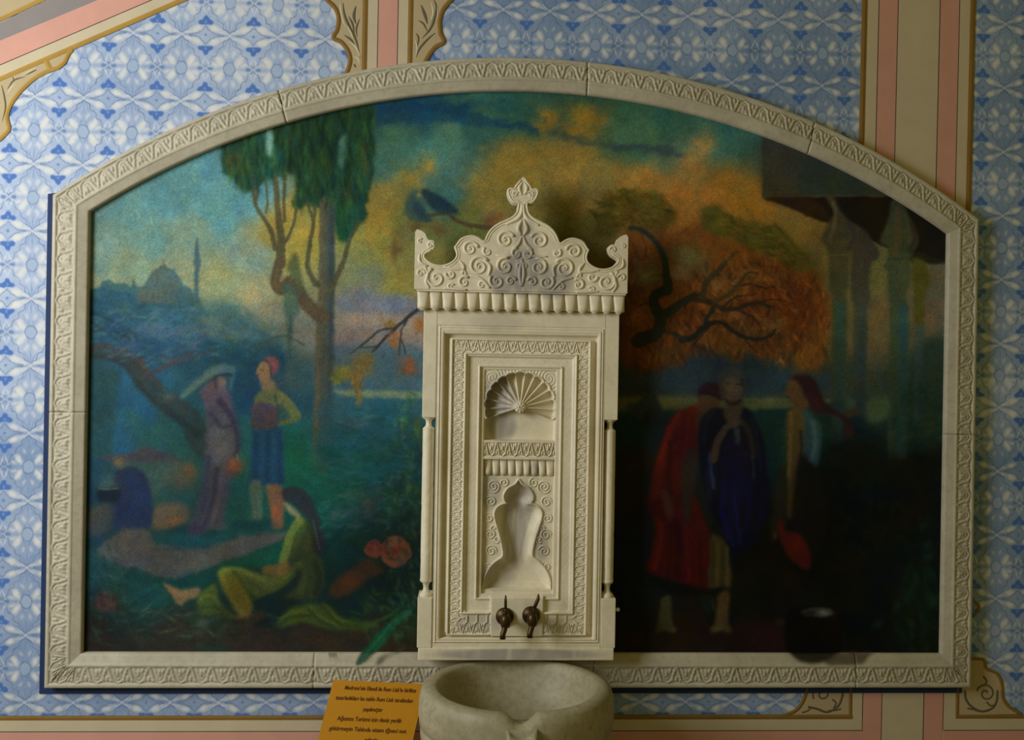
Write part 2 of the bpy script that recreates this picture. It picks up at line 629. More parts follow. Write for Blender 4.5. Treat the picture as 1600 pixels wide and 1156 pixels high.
ro = [(1515, 1029), (1528, 1029), (1537, 1031), (1541, 1044), (1557, 1052), (1565, 1069), (1566, 1088), (1575, 1103), (1594, 1115)]
band('bracket_field', [tuple(p) for p in smooth_curve(ro, 5)] + [(1496, 1117), (1498, 1060)], 'tan', -0.002)
ribbon('gold_scallop', lo, 5, 'gold_dark', -0.005)
ribbon('gold_scallop', ro, 4.5, 'gold_dark', -0.005)
ribbon('gold_line', [(1329, 1060), (1328, 1120)], 5, 'gold_dark', -0.005, sm=False)
ribbon('gold_line', [(1496, 1060), (1495, 1119)], 5, 'gold_dark', -0.005, sm=False)


def swirl(cx, cy, r, turns, a0, sgn=1):
    return [(cx + sgn * (r * (1 - 0.85 * k / 22)) * math.cos(a0 + turns * 2 * math.pi * k / 22),
             cy + (r * (1 - 0.85 * k / 22)) * math.sin(a0 + turns * 2 * math.pi * k / 22)) for k in range(23)]


for pts, w in ((swirl(1284, 1084, 15, 1.3, 2.6), 3), ([(1262, 1104), (1276, 1107), (1292, 1112), (1308, 1104), (1315, 1090), (1317, 1076)], 4),
               ([(1253, 1113), (1262, 1110), (1268, 1104)], 3), ([(1294, 1110), (1306, 1109), (1314, 1107)], 3), ([(1300, 1092), (1306, 1098), (1302, 1106)], 3),
               (swirl(1540, 1083, 15, 1.4, 3.4), 3), ([(1507, 1078), (1509, 1092), (1517, 1103), (1533, 1111), (1550, 1106), (1557, 1094), (1558, 1078)], 4),
               ([(1536, 1056), (1541, 1064), (1538, 1070)], 3.5), ([(1511, 1106), (1520, 1108), (1530, 1111)], 3), ([(1541, 1096), (1547, 1102), (1555, 1101)], 3)):
    ribbon('leaf_scroll', pts, w, 'leaf_dark', -0.0032, taper=False)
ribbon('gold_scallop', [(1521, 938), (1529, 946), (1527, 956), (1521, 962)], 4, 'gold_dark', -0.004)

# ------------------------------------------------------------------ mural frame
FO = dict(x0=-1.7435, x1=1.8395, zb=-1.2275, zs=0.629, zp=1.2065)
FI = dict(x0=-1.6130, x1=1.7235, zb=-1.0985, zs=0.573, zp=1.0835)


def arc_pts(d, n):
    cx = (d['x0'] + d['x1']) / 2
    hw = (d['x1'] - d['x0']) / 2
    rise = d['zp'] - d['zs']
    R = (hw * hw + rise * rise) / (2 * rise)
    a = math.asin(hw / R)
    th = np.linspace(-a, a, n)
    return np.stack([cx + R * np.sin(th), d['zp'] - R + R * np.cos(th)], 1)


# navy painted outline to the left of and under the frame
nv = []
zz = FO
nb = bmesh.new()
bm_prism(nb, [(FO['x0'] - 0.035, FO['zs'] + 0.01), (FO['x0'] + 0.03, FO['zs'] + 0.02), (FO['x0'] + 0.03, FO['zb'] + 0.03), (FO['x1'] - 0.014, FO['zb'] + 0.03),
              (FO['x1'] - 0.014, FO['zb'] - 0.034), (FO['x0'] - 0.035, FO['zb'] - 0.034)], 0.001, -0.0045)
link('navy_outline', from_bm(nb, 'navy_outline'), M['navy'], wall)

# ------------------------------------------------------------------ the painting: brush tools on a numpy canvas
CX0, CY0, CX1, CY1 = 112, 124, 1500, 1064
CW, CH = CX1 - CX0, CY1 - CY0
rs = np.random.RandomState(7)
K = np.zeros((CH, CW, 3), np.float32)        # colours, photo sRGB 0..255
SPILL = np.zeros((CH, CW), np.float32)       # where the paint runs over onto the marble frame
YY, XX = np.mgrid[0:CH, 0:CW].astype(np.float32)
XX += CX0
YY += CY0


def vnoise(scale, seed, octs=3):
    r = np.random.RandomState(seed)
    out = np.zeros((CH, CW), np.float32)
    amp, tot = 1.0, 0.0
    for o in range(octs):
        gw, gh = int(CW / scale) + 3, int(CH / scale) + 3
        g = r.rand(gh, gw).astype(np.float32)
        fx, fy = (XX - CX0) / scale, (YY - CY0) / scale
        ix, iy = fx.astype(int), fy.astype(int)
        tx, ty = fx - ix, fy - iy
        tx, ty = tx * tx * (3 - 2 * tx), ty * ty * (3 - 2 * ty)
        out += amp * ((g[iy, ix] * (1 - tx) + g[iy, ix + 1] * tx) * (1 - ty)
                      + (g[iy + 1, ix] * (1 - tx) + g[iy + 1, ix + 1] * tx) * ty)
        tot += amp
        amp *= 0.55
        scale *= 0.5
        if scale < 2:
            break
    return out / tot


N1, N2, N3, N4 = vnoise(60, 1, 4), vnoise(60, 2, 4), vnoise(14, 3, 3), vnoise(14, 4, 3)


def _box(x0, y0, x1, y1):
    a, b = max(int(x0) - CX0, 0), max(int(y0) - CY0, 0)
    c, d = min(int(x1) + 2 - CX0, CW), min(int(y1) + 2 - CY0, CH)
    if c <= a or d <= b:
        return None
    return slice(b, d), slice(a, c)


def _put(sl_, mask, col, col2=None, spill=False):
    k = K[sl_]
    c = np.asarray(col, np.float32)
    if col2 is not None:
        yy = YY[sl_]
        g = (yy - yy[0, 0]) / max(yy[-1, 0] - yy[0, 0], 1)
        c = c + (np.asarray(col2, np.float32) - c) * g[..., None]
    K[sl_] = k + (c - k) * mask[..., None]
    if spill:
        SPILL[sl_] = np.maximum(SPILL[sl_], mask)


def _blur(m, r):
    r = int(round(r))
    if r < 1:
        return m
    for ax in (0, 1):
        for _ in range(2):
            p = np.pad(m, [(r + 1, r) if i == ax else (0, 0) for i in (0, 1)], mode='edge')
            cs = np.cumsum(p, axis=ax)
            n = m.shape[ax]
            hi = np.take(cs, np.arange(n) + 2 * r + 1, axis=ax)
            lo_ = np.take(cs, np.arange(n), axis=ax)
            m = (hi - lo_) / (2 * r + 1)
    return m


def poly(pts, col, blur=2, a=1.0, col2=None, sm=True, wob=0.0, spill=False):
    P = smooth_curve(pts, 6, True) if sm else np.array(pts, float)
    pad = 4 * blur + 3 + wob
    s = _box(P[:, 0].min() - pad, P[:, 1].min() - pad, P[:, 0].max() + pad, P[:, 1].max() + pad)
    if s is None:
        return
    x, y = XX[s], YY[s]
    if wob:
        x = x + (N3[s] - 0.5) * 2 * wob
        y = y + (N4[s] - 0.5) * 2 * wob
    ins = np.zeros(x.shape, bool)
    for (x0, y0), (x1, y1) in zip(P, np.roll(P, -1, 0)):
        if y0 == y1:
            continue
        c = (y0 > y) != (y1 > y)
        ins ^= c & (x < (x1 - x0) * (y - y0) / (y1 - y0) + x0)
    _put(s, _blur(ins.astype(np.float32), blur) * a, col, col2, spill)


def line(pts, w, col, blur=1.2, a=1.0, sm=True, wob=0.0, spill=False):
    """w: width or (start, end)"""
    P = smooth_curve(pts, 6) if sm else np.array(pts, float)
    w0, w1 = (w, w) if not hasattr(w, '__len__') else w
    pad = max(w0, w1) / 2 + blur + 3 + wob
    s = _box(P[:, 0].min() - pad, P[:, 1].min() - pad, P[:, 0].max() + pad, P[:, 1].max() + pad)
    if s is None:
        return
    x, y = XX[s], YY[s]
    if wob:
        x = x + (N3[s] - 0.5) * 2 * wob
        y = y + (N4[s] - 0.5) * 2 * wob
    best = np.full(x.shape, -1e3, np.float32)
    n = len(P) - 1
    for i in range(n):
        (x0, y0), (x1, y1) = P[i], P[i + 1]
        L2 = (x1 - x0) ** 2 + (y1 - y0) ** 2 + 1e-6
        t = np.clip(((x - x0) * (x1 - x0) + (y - y0) * (y1 - y0)) / L2, 0, 1)
        d = np.hypot(x - x0 - t * (x1 - x0), y - y0 - t * (y1 - y0))
        best = np.maximum(best, (w0 + (w1 - w0) * (i + t) / n) / 2 - d)
    _put(s, np.clip(best / (2 * blur) + 0.5, 0, 1) * a, col, None, spill)


def blob(x, y, rx, ry, col, a=1.0, rot=0.0, hard=0.0, wob=0.0, spill=False):
    """soft elliptical touch; hard 0 = gaussian, 1 = crisp"""
    R = max(rx, ry) * (2.2 if hard < 0.5 else 1.3) + 2
    s = _box(x - R, y - R, x + R, y + R)
    if s is None:
        return
    dx, dy = XX[s] - x, YY[s] - y
    if wob:
        dx = dx + (N3[s] - 0.5) * 2 * wob
        dy = dy + (N4[s] - 0.5) * 2 * wob
    c, sn = math.cos(math.radians(rot)), math.sin(math.radians(rot))
    q = np.sqrt(((dx * c + dy * sn) / rx) ** 2 + ((dy * c - dx * sn) / ry) ** 2)
    g = np.exp(-q * q * 1.2) if hard < 0.5 else np.clip((1 - q) * min(rx, ry) / 2.0 + 0.5, 0, 1)
    _put(s, (g * a).astype(np.float32), col, None, spill)


def dabs(region, n, size, palette, a=0.6, ang=0, spread=40, asp=0.45, seed=0):
    """many short brush touches inside an ellipse (x,y,rx,ry) or polygon list"""
    r = np.random.RandomState(seed + 11)
    ell = not hasattr(region[0], '__len__')
    if ell:
        cx, cy, rx, ry = region
    else:
        P = np.array(region, float)
    cnt = 0
    tries = 0
    while cnt < n and tries < n * 12:
        tries += 1
        if ell:
            t, q = r.rand() * 6.283, math.sqrt(r.rand())
            x, y = cx + rx * q * math.cos(t), cy + ry * q * math.sin(t)
        else:
            x = r.uniform(P[:, 0].min(), P[:, 0].max())
            y = r.uniform(P[:, 1].min(), P[:, 1].max())
            ins = False
            for (x0, y0), (x1, y1) in zip(P, np.roll(P, -1, 0)):
                if (y0 > y) != (y1 > y) and x < (x1 - x0) * (y - y0) / (y1 - y0) + x0:
                    ins = not ins
            if not ins:
                continue
        s_ = size * (0.5 + r.rand())
        c = np.array(palette[r.randint(len(palette))], float) * (0.88 + 0.24 * r.rand())
        blob(x, y, s_, s_ * asp, c, a * (0.5 + 0.5 * r.rand()), ang + r.uniform(-spread, spread))
        cnt += 1


# coordinates read from enlargements of the photograph: origin and scale of each
def Z(x0, y0, s):
    return lambda *pts: [(x0 + p[0] / s, y0 + p[1] / s) for p in pts]


zA, zB, zC = Z(130, 160, 3.019), Z(130, 480, 3.019), Z(130, 740, 3.019)
zE, zG, zH = Z(960, 160, 3.019), Z(960, 480, 3.019), Z(960, 740, 3.019)
zD, zF, zS = Z(560, 130, 2.963), Z(980, 420, 4.706), Z(240, 740, 4.447)
zP = Z(1180, 260, 3.853)

# --- underpainting: colour field interpolated from colour notes
notes = [
    (140, 345, (88, 130, 125)), (200, 330, (84, 136, 138)), (260, 300, (80, 136, 142)), (330, 250, (76, 134, 146)), (390, 290, (80, 140, 148)),
    (340, 330, (82, 140, 142)), (240, 370, (96, 140, 130)), (160, 400, (105, 142, 130)), (300, 370, (112, 146, 128)), (150, 435, (128, 148, 118)),
    (215, 420, (118, 146, 120)), (280, 420, (128, 145, 112)), (340, 430, (134, 150, 108)), (390, 400, (120, 146, 128)), (400, 460, (146, 146, 104)),
    (450, 360, (146, 134, 60)), (475, 400, (150, 138, 62)), (460, 460, (142, 138, 84)), (545, 360, (146, 130, 50)), (570, 400, (124, 124, 70)),
    (550, 440, (118, 122, 82)), (590, 430, (108, 116, 92)), (620, 440, (134, 124, 58)), (610, 390, (140, 126, 60)), (640, 420, (128, 118, 60)),
    (590, 330, (146, 116, 46)), (600, 250, (62, 100, 84)), (620, 210, (58, 98, 82)), (600, 165, (16, 54, 70)), (640, 172, (16, 54, 82)),
    (680, 165, (22, 62, 84)), (720, 182, (22, 68, 84)), (780, 160, (34, 76, 74)), (830, 165, (42, 80, 68)), (900, 160, (44, 78, 62)),
    (760, 195, (46, 84, 76)), (700, 215, (62, 102, 88)), (670, 250, (60, 104, 92)), (720, 270, (66, 100, 90)), (705, 310, (58, 96, 88)),
    (980, 175, (46, 80, 60)), (1050, 190, (42, 76, 62)), (1120, 215, (42, 78, 66)), (1170, 230, (44, 78, 68)), (1000, 215, (58, 88, 64)),
    (1040, 245, (68, 88, 68)), (1165, 265, (60, 84, 62)), (800, 250, (140, 112, 48)), (880, 270, (140, 114, 54)), (770, 320, (128, 112, 56)),
    (860, 320, (122, 108, 56)), (930, 300, (128, 106, 54)), (900, 350, (98, 92, 44)), (980, 300, (140, 104, 44)), (1060, 310, (140, 98, 40)),
    (1140, 310, (138, 100, 36)), (1180, 320, (128, 94, 34)), (1230, 350, (110, 92, 40)), (1270, 380, (104, 88, 42)), (730, 350, (96, 98, 46)),
    (640, 350, (110, 108, 50)), (1230, 400, (98, 84, 36)), (1280, 450, (96, 84, 42)), (1330, 470, (98, 82, 46)), (1370, 420, (92, 86, 44)),
    (1460, 450, (84, 72, 50)), (1450, 500, (84, 66, 48)), (1370, 500, (92, 76, 48)), (1300, 520, (84, 76, 44)), (1380, 550, (86, 72, 48)),
    (470, 490, (112, 116, 98)), (560, 465, (112, 114, 108)), (610, 480, (110, 112, 112)), (570, 495, (136, 122, 104)), (620, 505, (126, 112, 96)),
    (560, 530, (118, 106, 94)), (600, 545, (98, 96, 96)), (580, 570, (66, 92, 98)), (630, 575, (60, 84, 92)), (560, 595, (62, 90, 96)), (620, 600, (62, 92, 98)),
    (150, 480, (42, 92, 100)), (230, 500, (40, 92, 112)), (300, 510, (46, 98, 110)), (360, 520, (60, 100, 98)), (160, 520, (30, 80, 106)),
    (220, 540, (34, 80, 114)), (290, 540, (36, 82, 112)), (420, 540, (70, 98, 88)), (350, 560, (28, 72, 84)), (440, 580, (52, 84, 80)),
    (150, 600, (40, 82, 84)), (160, 640, (34, 72, 74)), (200, 640, (34, 88, 114)), (150, 690, (28, 74, 92)), (280, 680, (38, 88, 86)), (250, 700, (42, 84, 84)),
    (380, 620, (26, 68, 84)), (380, 680, (34, 92, 96)), (380, 760, (28, 82, 76)), (460, 620, (38, 76, 80)), (480, 680, (30, 92, 92)), (460, 720, (22, 88, 68)),
    (470, 790, (16, 72, 58)), (560, 640, (44, 88, 98)), (610, 650, (40, 84, 92)), (560, 680, (36, 82, 90)), (560, 720, (20, 76, 66)), (610, 730, (20, 70, 62)),
    (540, 770, (24, 80, 68)), (640, 700, (30, 66, 66)), (640, 780, (26, 66, 50)), (600, 800, (24, 66, 58)), (540, 840, (16, 66, 58)), (640, 850, (22, 54, 42)),
    (140, 830, (24, 60, 74)), (180, 870, (30, 60, 62)), (150, 900, (20, 56, 58)), (220, 910, (18, 58, 54)), (300, 900, (16, 58, 52)), (200, 960, (22, 52, 44)),
    (160, 1000, (42, 34, 28)), (260, 1000, (50, 42, 34)), (330, 980, (34, 52, 42)), (400, 1000, (62, 48, 36)), (480, 1000, (54, 42, 34)), (560, 1000, (56, 44, 34)),
    (620, 1000, (52, 42, 28)), (560, 940, (14, 46, 46)), (610, 930, (16, 40, 36)), (650, 940, (20, 46, 28)), (500, 900, (18, 54, 48)), (420, 960, (16, 44, 40)),
    (990, 580, (46, 56, 62)), (1060, 590, (48, 60, 68)), (1120, 600, (42, 58, 62)), (1200, 600, (36, 52, 54)), (1280, 600, (42, 52, 42)), (1340, 600, (46, 58, 42)),
    (990, 640, (30, 50, 36)), (990, 690, (10, 46, 36)), (980, 730, (36, 30, 22)), (1000, 770, (34, 32, 26)), (980, 800, (26, 30, 30)), (980, 860, (12, 24, 32)),
    (980, 930, (10, 22, 18)), (1000, 1000, (26, 22, 12)), (1080, 1000, (28, 16, 10)), (1170, 1000, (26, 12, 10)), (1200, 660, (16, 46, 38)), (1200, 720, (12, 36, 32)),
    (1260, 760, (8, 16, 12)), (1330, 680, (14, 30, 28)), (1400, 600, (36, 48, 38)), (1460, 560, (36, 48, 34)), (1450, 620, (26, 42, 26)), (1460, 680, (16, 32, 20)),
    (1360, 720, (10, 22, 20)), (1440, 750, (8, 16, 12)), (1300, 820, (5, 8, 5)), (1400, 820, (5, 10, 9)), (1450, 860, (8, 22, 16)), (1200, 850, (7, 10, 6)),
    (1150, 950, (10, 14, 8)), (1250, 930, (8, 7, 4)), (1350, 930, (5, 10, 6)), (1440, 960, (9, 28, 14)), (1420, 1005, (8, 22, 12)), (1330, 1000, (5, 6, 4)), (1460, 780, (8, 18, 13)),
]
nx = np.array([n[0] for n in notes], np.float32)
ny = np.array([n[1] for n in notes], np.float32)
nc = np.array([n[2] for n in notes], np.float32)
st = 6
gx, gy = XX[::st, ::st] + (N1[::st, ::st] - 0.5) * 46, YY[::st, ::st] + (N2[::st, ::st] - 0.5) * 46
D2 = (gx[..., None] - nx) ** 2 + (gy[..., None] - ny) ** 2 + 30.0
Wt = D2 ** -2.2
coarse = (Wt @ nc) / Wt.sum(-1, keepdims=True)
fy, fx = (YY - CY0) / st, (XX - CX0) / st
iy = np.minimum(fy.astype(int), coarse.shape[0] - 2)
ix = np.minimum(fx.astype(int), coarse.shape[1] - 2)
ty, tx = np.clip(fy - iy, 0, 1)[..., None], np.clip(fx - ix, 0, 1)[..., None]
K[:] = ((coarse[iy, ix] * (1 - tx) + coarse[iy, ix + 1] * tx) * (1 - ty)
        + (coarse[iy + 1, ix] * (1 - tx) + coarse[iy + 1, ix + 1] * tx) * ty)

# --- sky: clouds
OR, YE = (158, 114, 40), (146, 118, 54)
for x, y, rx, ry, c, a in [
        (856, 186, 20, 20, (166, 118, 34), .9), (846, 198, 14, 8, (150, 104, 30), .6), (912, 182, 26, 22, (166, 120, 36), .9), (900, 205, 24, 14, (160, 112, 36), .8), (938, 190, 18, 18, (140, 108, 44), .6),
        (800, 238, 34, 20, (152, 118, 48), .8), (860, 236, 34, 22, (152, 116, 46), .8), (905, 240, 22, 16, (146, 112, 44), .7), (755, 285, 30, 24, (140, 112, 48), .8), (790, 280, 40, 26, (146, 118, 54), .7),
        (752, 230, 9, 7, (110, 112, 62), .8), (880, 270, 50, 26, (146, 118, 56), .7), (950, 265, 30, 20, (130, 108, 50), .7), (1015, 272, 24, 18, (158, 110, 46), .9), (1040, 285, 30, 18, (152, 106, 44), .8),
        (1080, 262, 26, 24, (140, 104, 52), .8), (1100, 230, 22, 24, (140, 106, 54), .8), (1070, 250, 18, 14, (134, 102, 54), .6), (1140, 280, 28, 26, (150, 106, 44), .9), (1170, 285, 22, 26, (142, 102, 40), .8),
        (1100, 305, 50, 18, (148, 102, 40), .8), (1165, 325, 30, 18, (140, 102, 30), .8), (668, 256, 18, 16, (152, 122, 54), .9), (640, 280, 28, 22, (152, 120, 50), .9), (605, 300, 20, 24, (154, 122, 56), .8),
        (610, 340, 22, 30, (150, 122, 46), .7), (580, 370, 18, 20, (150, 128, 50), .7), (560, 310, 8, 60, (110, 118, 70), .5), (680, 300, 14, 30, (70, 100, 84), .6)]:
    blob(x, y, rx, ry, c, a, wob=7)
for pts, w, c, a in [([(582, 170), (640, 178), (700, 182), (760, 188), (840, 202)], (34, 8), (18, 58, 84), .75), ([(600, 168), (660, 166), (720, 170)], 16, (12, 48, 84), .7),
                     ([(860, 208), (920, 222), (970, 230), (1040, 236)], (5, 14), (44, 62, 64), .6), ([(960, 226), (1010, 230), (1060, 240)], 12, (42, 58, 66), .6),
                     ([(700, 152), (780, 150), (860, 158)], 8, (56, 92, 76), .5), ([(760, 178), (800, 185), (850, 186)], 8, (60, 92, 70), .5)]:
    line(pts, w, c, 4, a, wob=6)
# distant band of pinkish clouds and blue hills over the water
poly([(520, 468), (560, 460), (610, 466), (660, 474), (660, 492), (600, 488), (540, 486)], (100, 106, 116), 5, .8, wob=4)
poly([(500, 492), (560, 490), (660, 494), (660, 512), (580, 508), (505, 512)], (142, 126, 106), 4, .7, wob=3)
poly([(500, 520), (560, 518), (660, 524), (660, 536), (500, 532)], (124, 108, 92), 4, .6, wob=3)
poly([(500, 548), (540, 540), (590, 536), (660, 548), (660, 612), (500, 612)], (66, 92, 100), 4, .75, wob=3)
poly([(380, 480), (440, 470), (480, 480), (480, 500), (400, 500)], (124, 126, 104), 5, .6)
poly([(400, 520), (440, 505), (490, 515), (490, 534), (410, 530)], (128, 120, 98), 5, .5)

# --- hill with the mosque
poly([(112, 462)] + zA((15, 885), (80, 870), (85, 842), (120, 834), (150, 852), (200, 848), (225, 868), (236, 828), (252, 868), (290, 880), (480, 880), (520, 930), (560, 980), (640, 1000), (720, 1015)) + [(400, 512), (440, 530), (440, 580), (112, 580)],
     (44, 92, 100), 1, .85, (34, 84, 104), sm=False)
dome = zA((258, 885), (285, 858), (306, 822), (338, 786), (380, 764), (424, 786), (456, 822), (474, 862), (512, 882), (516, 945), (258, 945))
poly(dome, (74, 98, 96), 1.2, .95, (62, 94, 98), sm=False)
poly(zA((280, 870), (480, 870), (500, 940), (270, 940)), (84, 98, 84), 4, .5)
line(zA((380, 770), (380, 745)), 1.6, (84, 108, 104), .8)
line(zA((262, 868), (480, 868)), 2, (60, 88, 92), 1, .6)
for q in range(7):
    blob(*zA((300 + q * 28, 905))[0], 2.2, 5, (56, 86, 90), .6)
poly(zA((521, 985), (524, 780), (514, 745), (524, 735), (527, 690), (535, 622), (544, 690), (547, 735), (556, 745), (546, 780), (545, 985)), (66, 94, 100), .8, .95, sm=False)
poly(zA((440, 880), (500, 880), (540, 920), (560, 1010), (430, 1010)), (50, 92, 96), 4, .7)
dabs((250, 500, 110, 26), 120, 12, [(34, 84, 108), (44, 98, 110), (54, 104, 104), (28, 76, 104)], .5, 0, 30, .4, 1)
dabs((170, 490, 44, 40), 90, 11, [(26, 72, 96), (36, 86, 104), (22, 66, 92)], .55, 20, 25, .3, 2)
dabs((260, 545, 120, 26), 120, 11, [(22, 70, 112), (34, 88, 120), (44, 84, 104), (26, 66, 90), (66, 86, 100)], .55, -15, 35, .35, 3)
poly(zB((240, 90), (380, 80), (500, 110), (420, 130), (300, 125)), (72, 100, 118), 4, .6)
poly(zB((420, 110), (560, 60), (640, 90), (560, 130)), (84, 108, 108), 5, .5)
poly(zB((520, 30), (620, 55), (700, 48), (770, 80), (850, 125), (950, 150), (950, 240), (800, 220), (640, 160)), (76, 104, 92), 5, .7, wob=4)
dabs((370, 510, 60, 24), 60, 9, [(84, 112, 98), (66, 100, 96), (96, 116, 94)], .5, 25, 20, .4, 4)
poly(zB((430, 250), (560, 190), (700, 170), (850, 160), (950, 190), (960, 300), (800, 330), (640, 290), (500, 330)), (26, 68, 78), 6, .8, wob=5)
dabs((370, 555, 70, 24), 80, 9, [(22, 62, 78), (30, 80, 80), (18, 66, 94), (40, 90, 84)], .5, 0, 60, .5, 5)
for pts in [((20, 20), (120, 60), (230, 110), (260, 170)), ((10, 110), (130, 110), (220, 150)), ((20, 60), (100, 110), (200, 190))]:
    line(zB(*pts), (5, 3), (26, 54, 66), 1.5, .7)

# --- leaning old tree on the left
poly(zB((10, 260), (90, 265), (180, 330), (180, 500), (150, 680), (10, 690)), (36, 78, 80), 5, .8, wob=4)
dabs((155, 630, 24, 50), 60, 9, [(30, 66, 66), (44, 86, 86), (28, 74, 80)], .6, 60, 50, .5, 6)
poly(zB((185, 310), (225, 340), (270, 450), (290, 600), (300, 680), (140, 690), (165, 500)), (36, 92, 118), 4, .85)
poly(zB((180, 480), (270, 500), (350, 560), (450, 600), (540, 660), (540, 730), (300, 720)), (40, 90, 84), 5, .7)
line([(112, 548)] + zB((60, 205), (150, 215), (240, 270), (310, 370), (400, 455), (500, 530), (560, 640)), (20, 40), (48, 64, 64), 2.5, .95, wob=3)
line(zB((20, 190), (150, 190), (250, 240), (330, 340), (430, 420)), (4, 8), (74, 66, 62), 2.5, .6)
line(zB((60, 230), (180, 260), (290, 400), (420, 500), (540, 600)), (6, 12), (34, 52, 56), 3, .7)
line(zB((280, 330), (380, 280), (480, 240), (600, 210)), (8, 4), (62, 66, 74), 2, .8)
line(zB((400, 265), (500, 215), (560, 150), (575, 120)), (6, 4), (70, 70, 78), 2, .7)
blob(*zB((400, 420))[0], 10, 7, (96, 98, 84), .7)
blob(*zB((395, 370))[0], 10, 16, (34, 100, 112), .7)

# --- tall trees on the left
fol = [(348, 130)] + zA((650, 190), (655, 330), (700, 338), (742, 388), (770, 425), (822, 408), (858, 352), (900, 350), (950, 330), (1004, 342), (1000, 400), (982, 470), (1012, 500), (1060, 478), (1110, 492),
                       (1180, 492), (1188, 560), (1205, 640), (1240, 662), (1282, 598), (1300, 552), (1324, 578), (1332, 480), (1345, 410), (1366, 330), (1369, 190), (1366, -40)) + [(560, 124)]
poly(fol, (22, 54, 38), 2, .96, (26, 62, 40), sm=False, wob=5)
folP = zA((650, 150), (655, 330), (780, 420), (860, 350), (1000, 340), (1000, 470), (1180, 490), (1230, 640), (1330, 480), (1369, 190), (1366, 0))
dabs(folP, 420, 12, [(18, 46, 30), (26, 70, 40), (34, 74, 34), (14, 58, 52), (20, 64, 60), (44, 70, 30)], .6, 85, 25, .35, 7)
poly(zA((855, 230), (940, 230), (945, 340), (860, 345)), (14, 76, 78), 5, .8)
poly(zA((1170, 130), (1230, 120), (1235, 330), (1190, 340)), (16, 64, 84), 5, .7)
poly(zA((862, 135), (888, 128), (890, 240), (872, 250), (860, 200)), (112, 156, 150), 2, .9)
poly(zA((1210, 180), (1238, 150), (1236, 230), (1224, 310), (1208, 290)), (84, 136, 138), 3, .8)
blob(*zA((710, 270))[0], 14, 16, (80, 70, 34), .6)
blob(*zA((1330, 270))[0], 9, 28, (104, 82, 26), .8)
blob(*zA((1240, 430))[0], 22, 16, (56, 50, 26), .6)
poly(zA((1180, 490), (1290, 470), (1280, 590), (1240, 660), (1200, 640)), (24, 72, 44), 4, .8)
TR = (72, 72, 48)
line(zA((1148, 470), (1148, 700), (1146, 900), (1140, 1030)) + zB((1136, 140), (1138, 300), (1128, 480), (1118, 640), (1110, 740)), (23, 30), (70, 76, 62), 2, .95)
line(zA((1125, 480), (1122, 800), (1112, 1020)) + zB((1105, 200), (1100, 480), (1085, 720)), (7, 9), (96, 88, 58), 3, .7)
line(zA((1172, 500), (1170, 800), (1168, 1020)) + zB((1170, 200), (1160, 480), (1150, 720)), (8, 10), (48, 62, 66), 3, .8)
blob(*zB((1115, 700))[0], 22, 40, (40, 72, 76), .7)
for pts, w in [(((800, 340), (812, 480), (850, 545), (882, 600), (905, 690)), (4, 8)), (((858, 350), (868, 440), (862, 520)), 3.5), (((905, 345), (915, 500), (930, 620), (932, 760)), (7, 15)),
               (((950, 335), (944, 460), (948, 560)), 5), (((1005, 490), (985, 590), (950, 655), (930, 650)), (4, 6)), (((825, 380), (820, 440), (806, 480)), 4),
               (((1056, 478), (1082, 560), (1068, 660), (1056, 760), (1078, 830), (1108, 860)), (5, 9)), (((1095, 480), (1080, 600), (1070, 680)), 4),
               (((1295, 560), (1255, 650), (1230, 740), (1190, 830), (1160, 880)), (5, 11))]:
    line(zA(*pts), w, TR, 1.2, .92)
line(zA((930, 740), (912, 800), (905, 850), (935, 880), (975, 840), (1010, 880), (1045, 940), (1090, 985), (1130, 1010)), (15, 22), (82, 70, 48), 2, .95)
line(zA((912, 790), (900, 850), (930, 875)), 6, (104, 84, 46), 2, .7)
poly(zA((960, 770), (995, 706), (1020, 770), (1036, 840), (1045, 900), (1010, 860), (980, 820)), (76, 88, 54), 2, .9)
poly(zA((940, 870), (975, 850), (1010, 910), (1015, 1000)) + zB((1005, 40), (990, 110), (985, 320), (960, 320), (955, 110), (945, 20)), (66, 96, 78), 2, .8)
line(zB((975, 40), (972, 170), (970, 300)), 5, (60, 80, 70), 1.5, .8)
line(zB((800, 210), (860, 160), (930, 135), (1000, 150), (1040, 180)), 4, (58, 76, 68), 1.5, .7)

# --- meadow, water, shore
poly([(520, 610), (560, 609), (660, 612), (660, 622), (600, 621), (545, 618)], (124, 134, 96), 1.5, .9)
poly([(505, 624), (580, 622), (660, 626), (660, 668), (560, 690), (505, 690)], (44, 86, 96), 5, .6, wob=5)
dabs((585, 690, 70, 60), 160, 12, [(34, 84, 92), (22, 78, 66), (30, 90, 84), (18, 70, 72), (44, 84, 88)], .45, 0, 25, .35, 8)
dabs((480, 740, 60, 60), 120, 11, [(18, 90, 66), (14, 76, 58), (24, 96, 80)], .5, 10, 30, .4, 9)
poly(zB((1220, 530), (1330, 525), (1330, 560), (1230, 560)), (78, 84, 88), 4, .6)
poly(zB((900, 600), (1060, 590), (1080, 760), (940, 800)), (22, 88, 66), 7, .7)
poly(zC((1170, 180), (1280, 160), (1340, 110), (1400, 105), (1385, 170), (1370, 220), (1320, 210), (1180, 215)), (92, 86, 76), 4, .75, wob=5)
poly(zC((1180, 100), (1280, 90), (1400, 50), (1480, 40), (1400, 90), (1250, 110)), (70, 92, 84), 4, .6, wob=4)

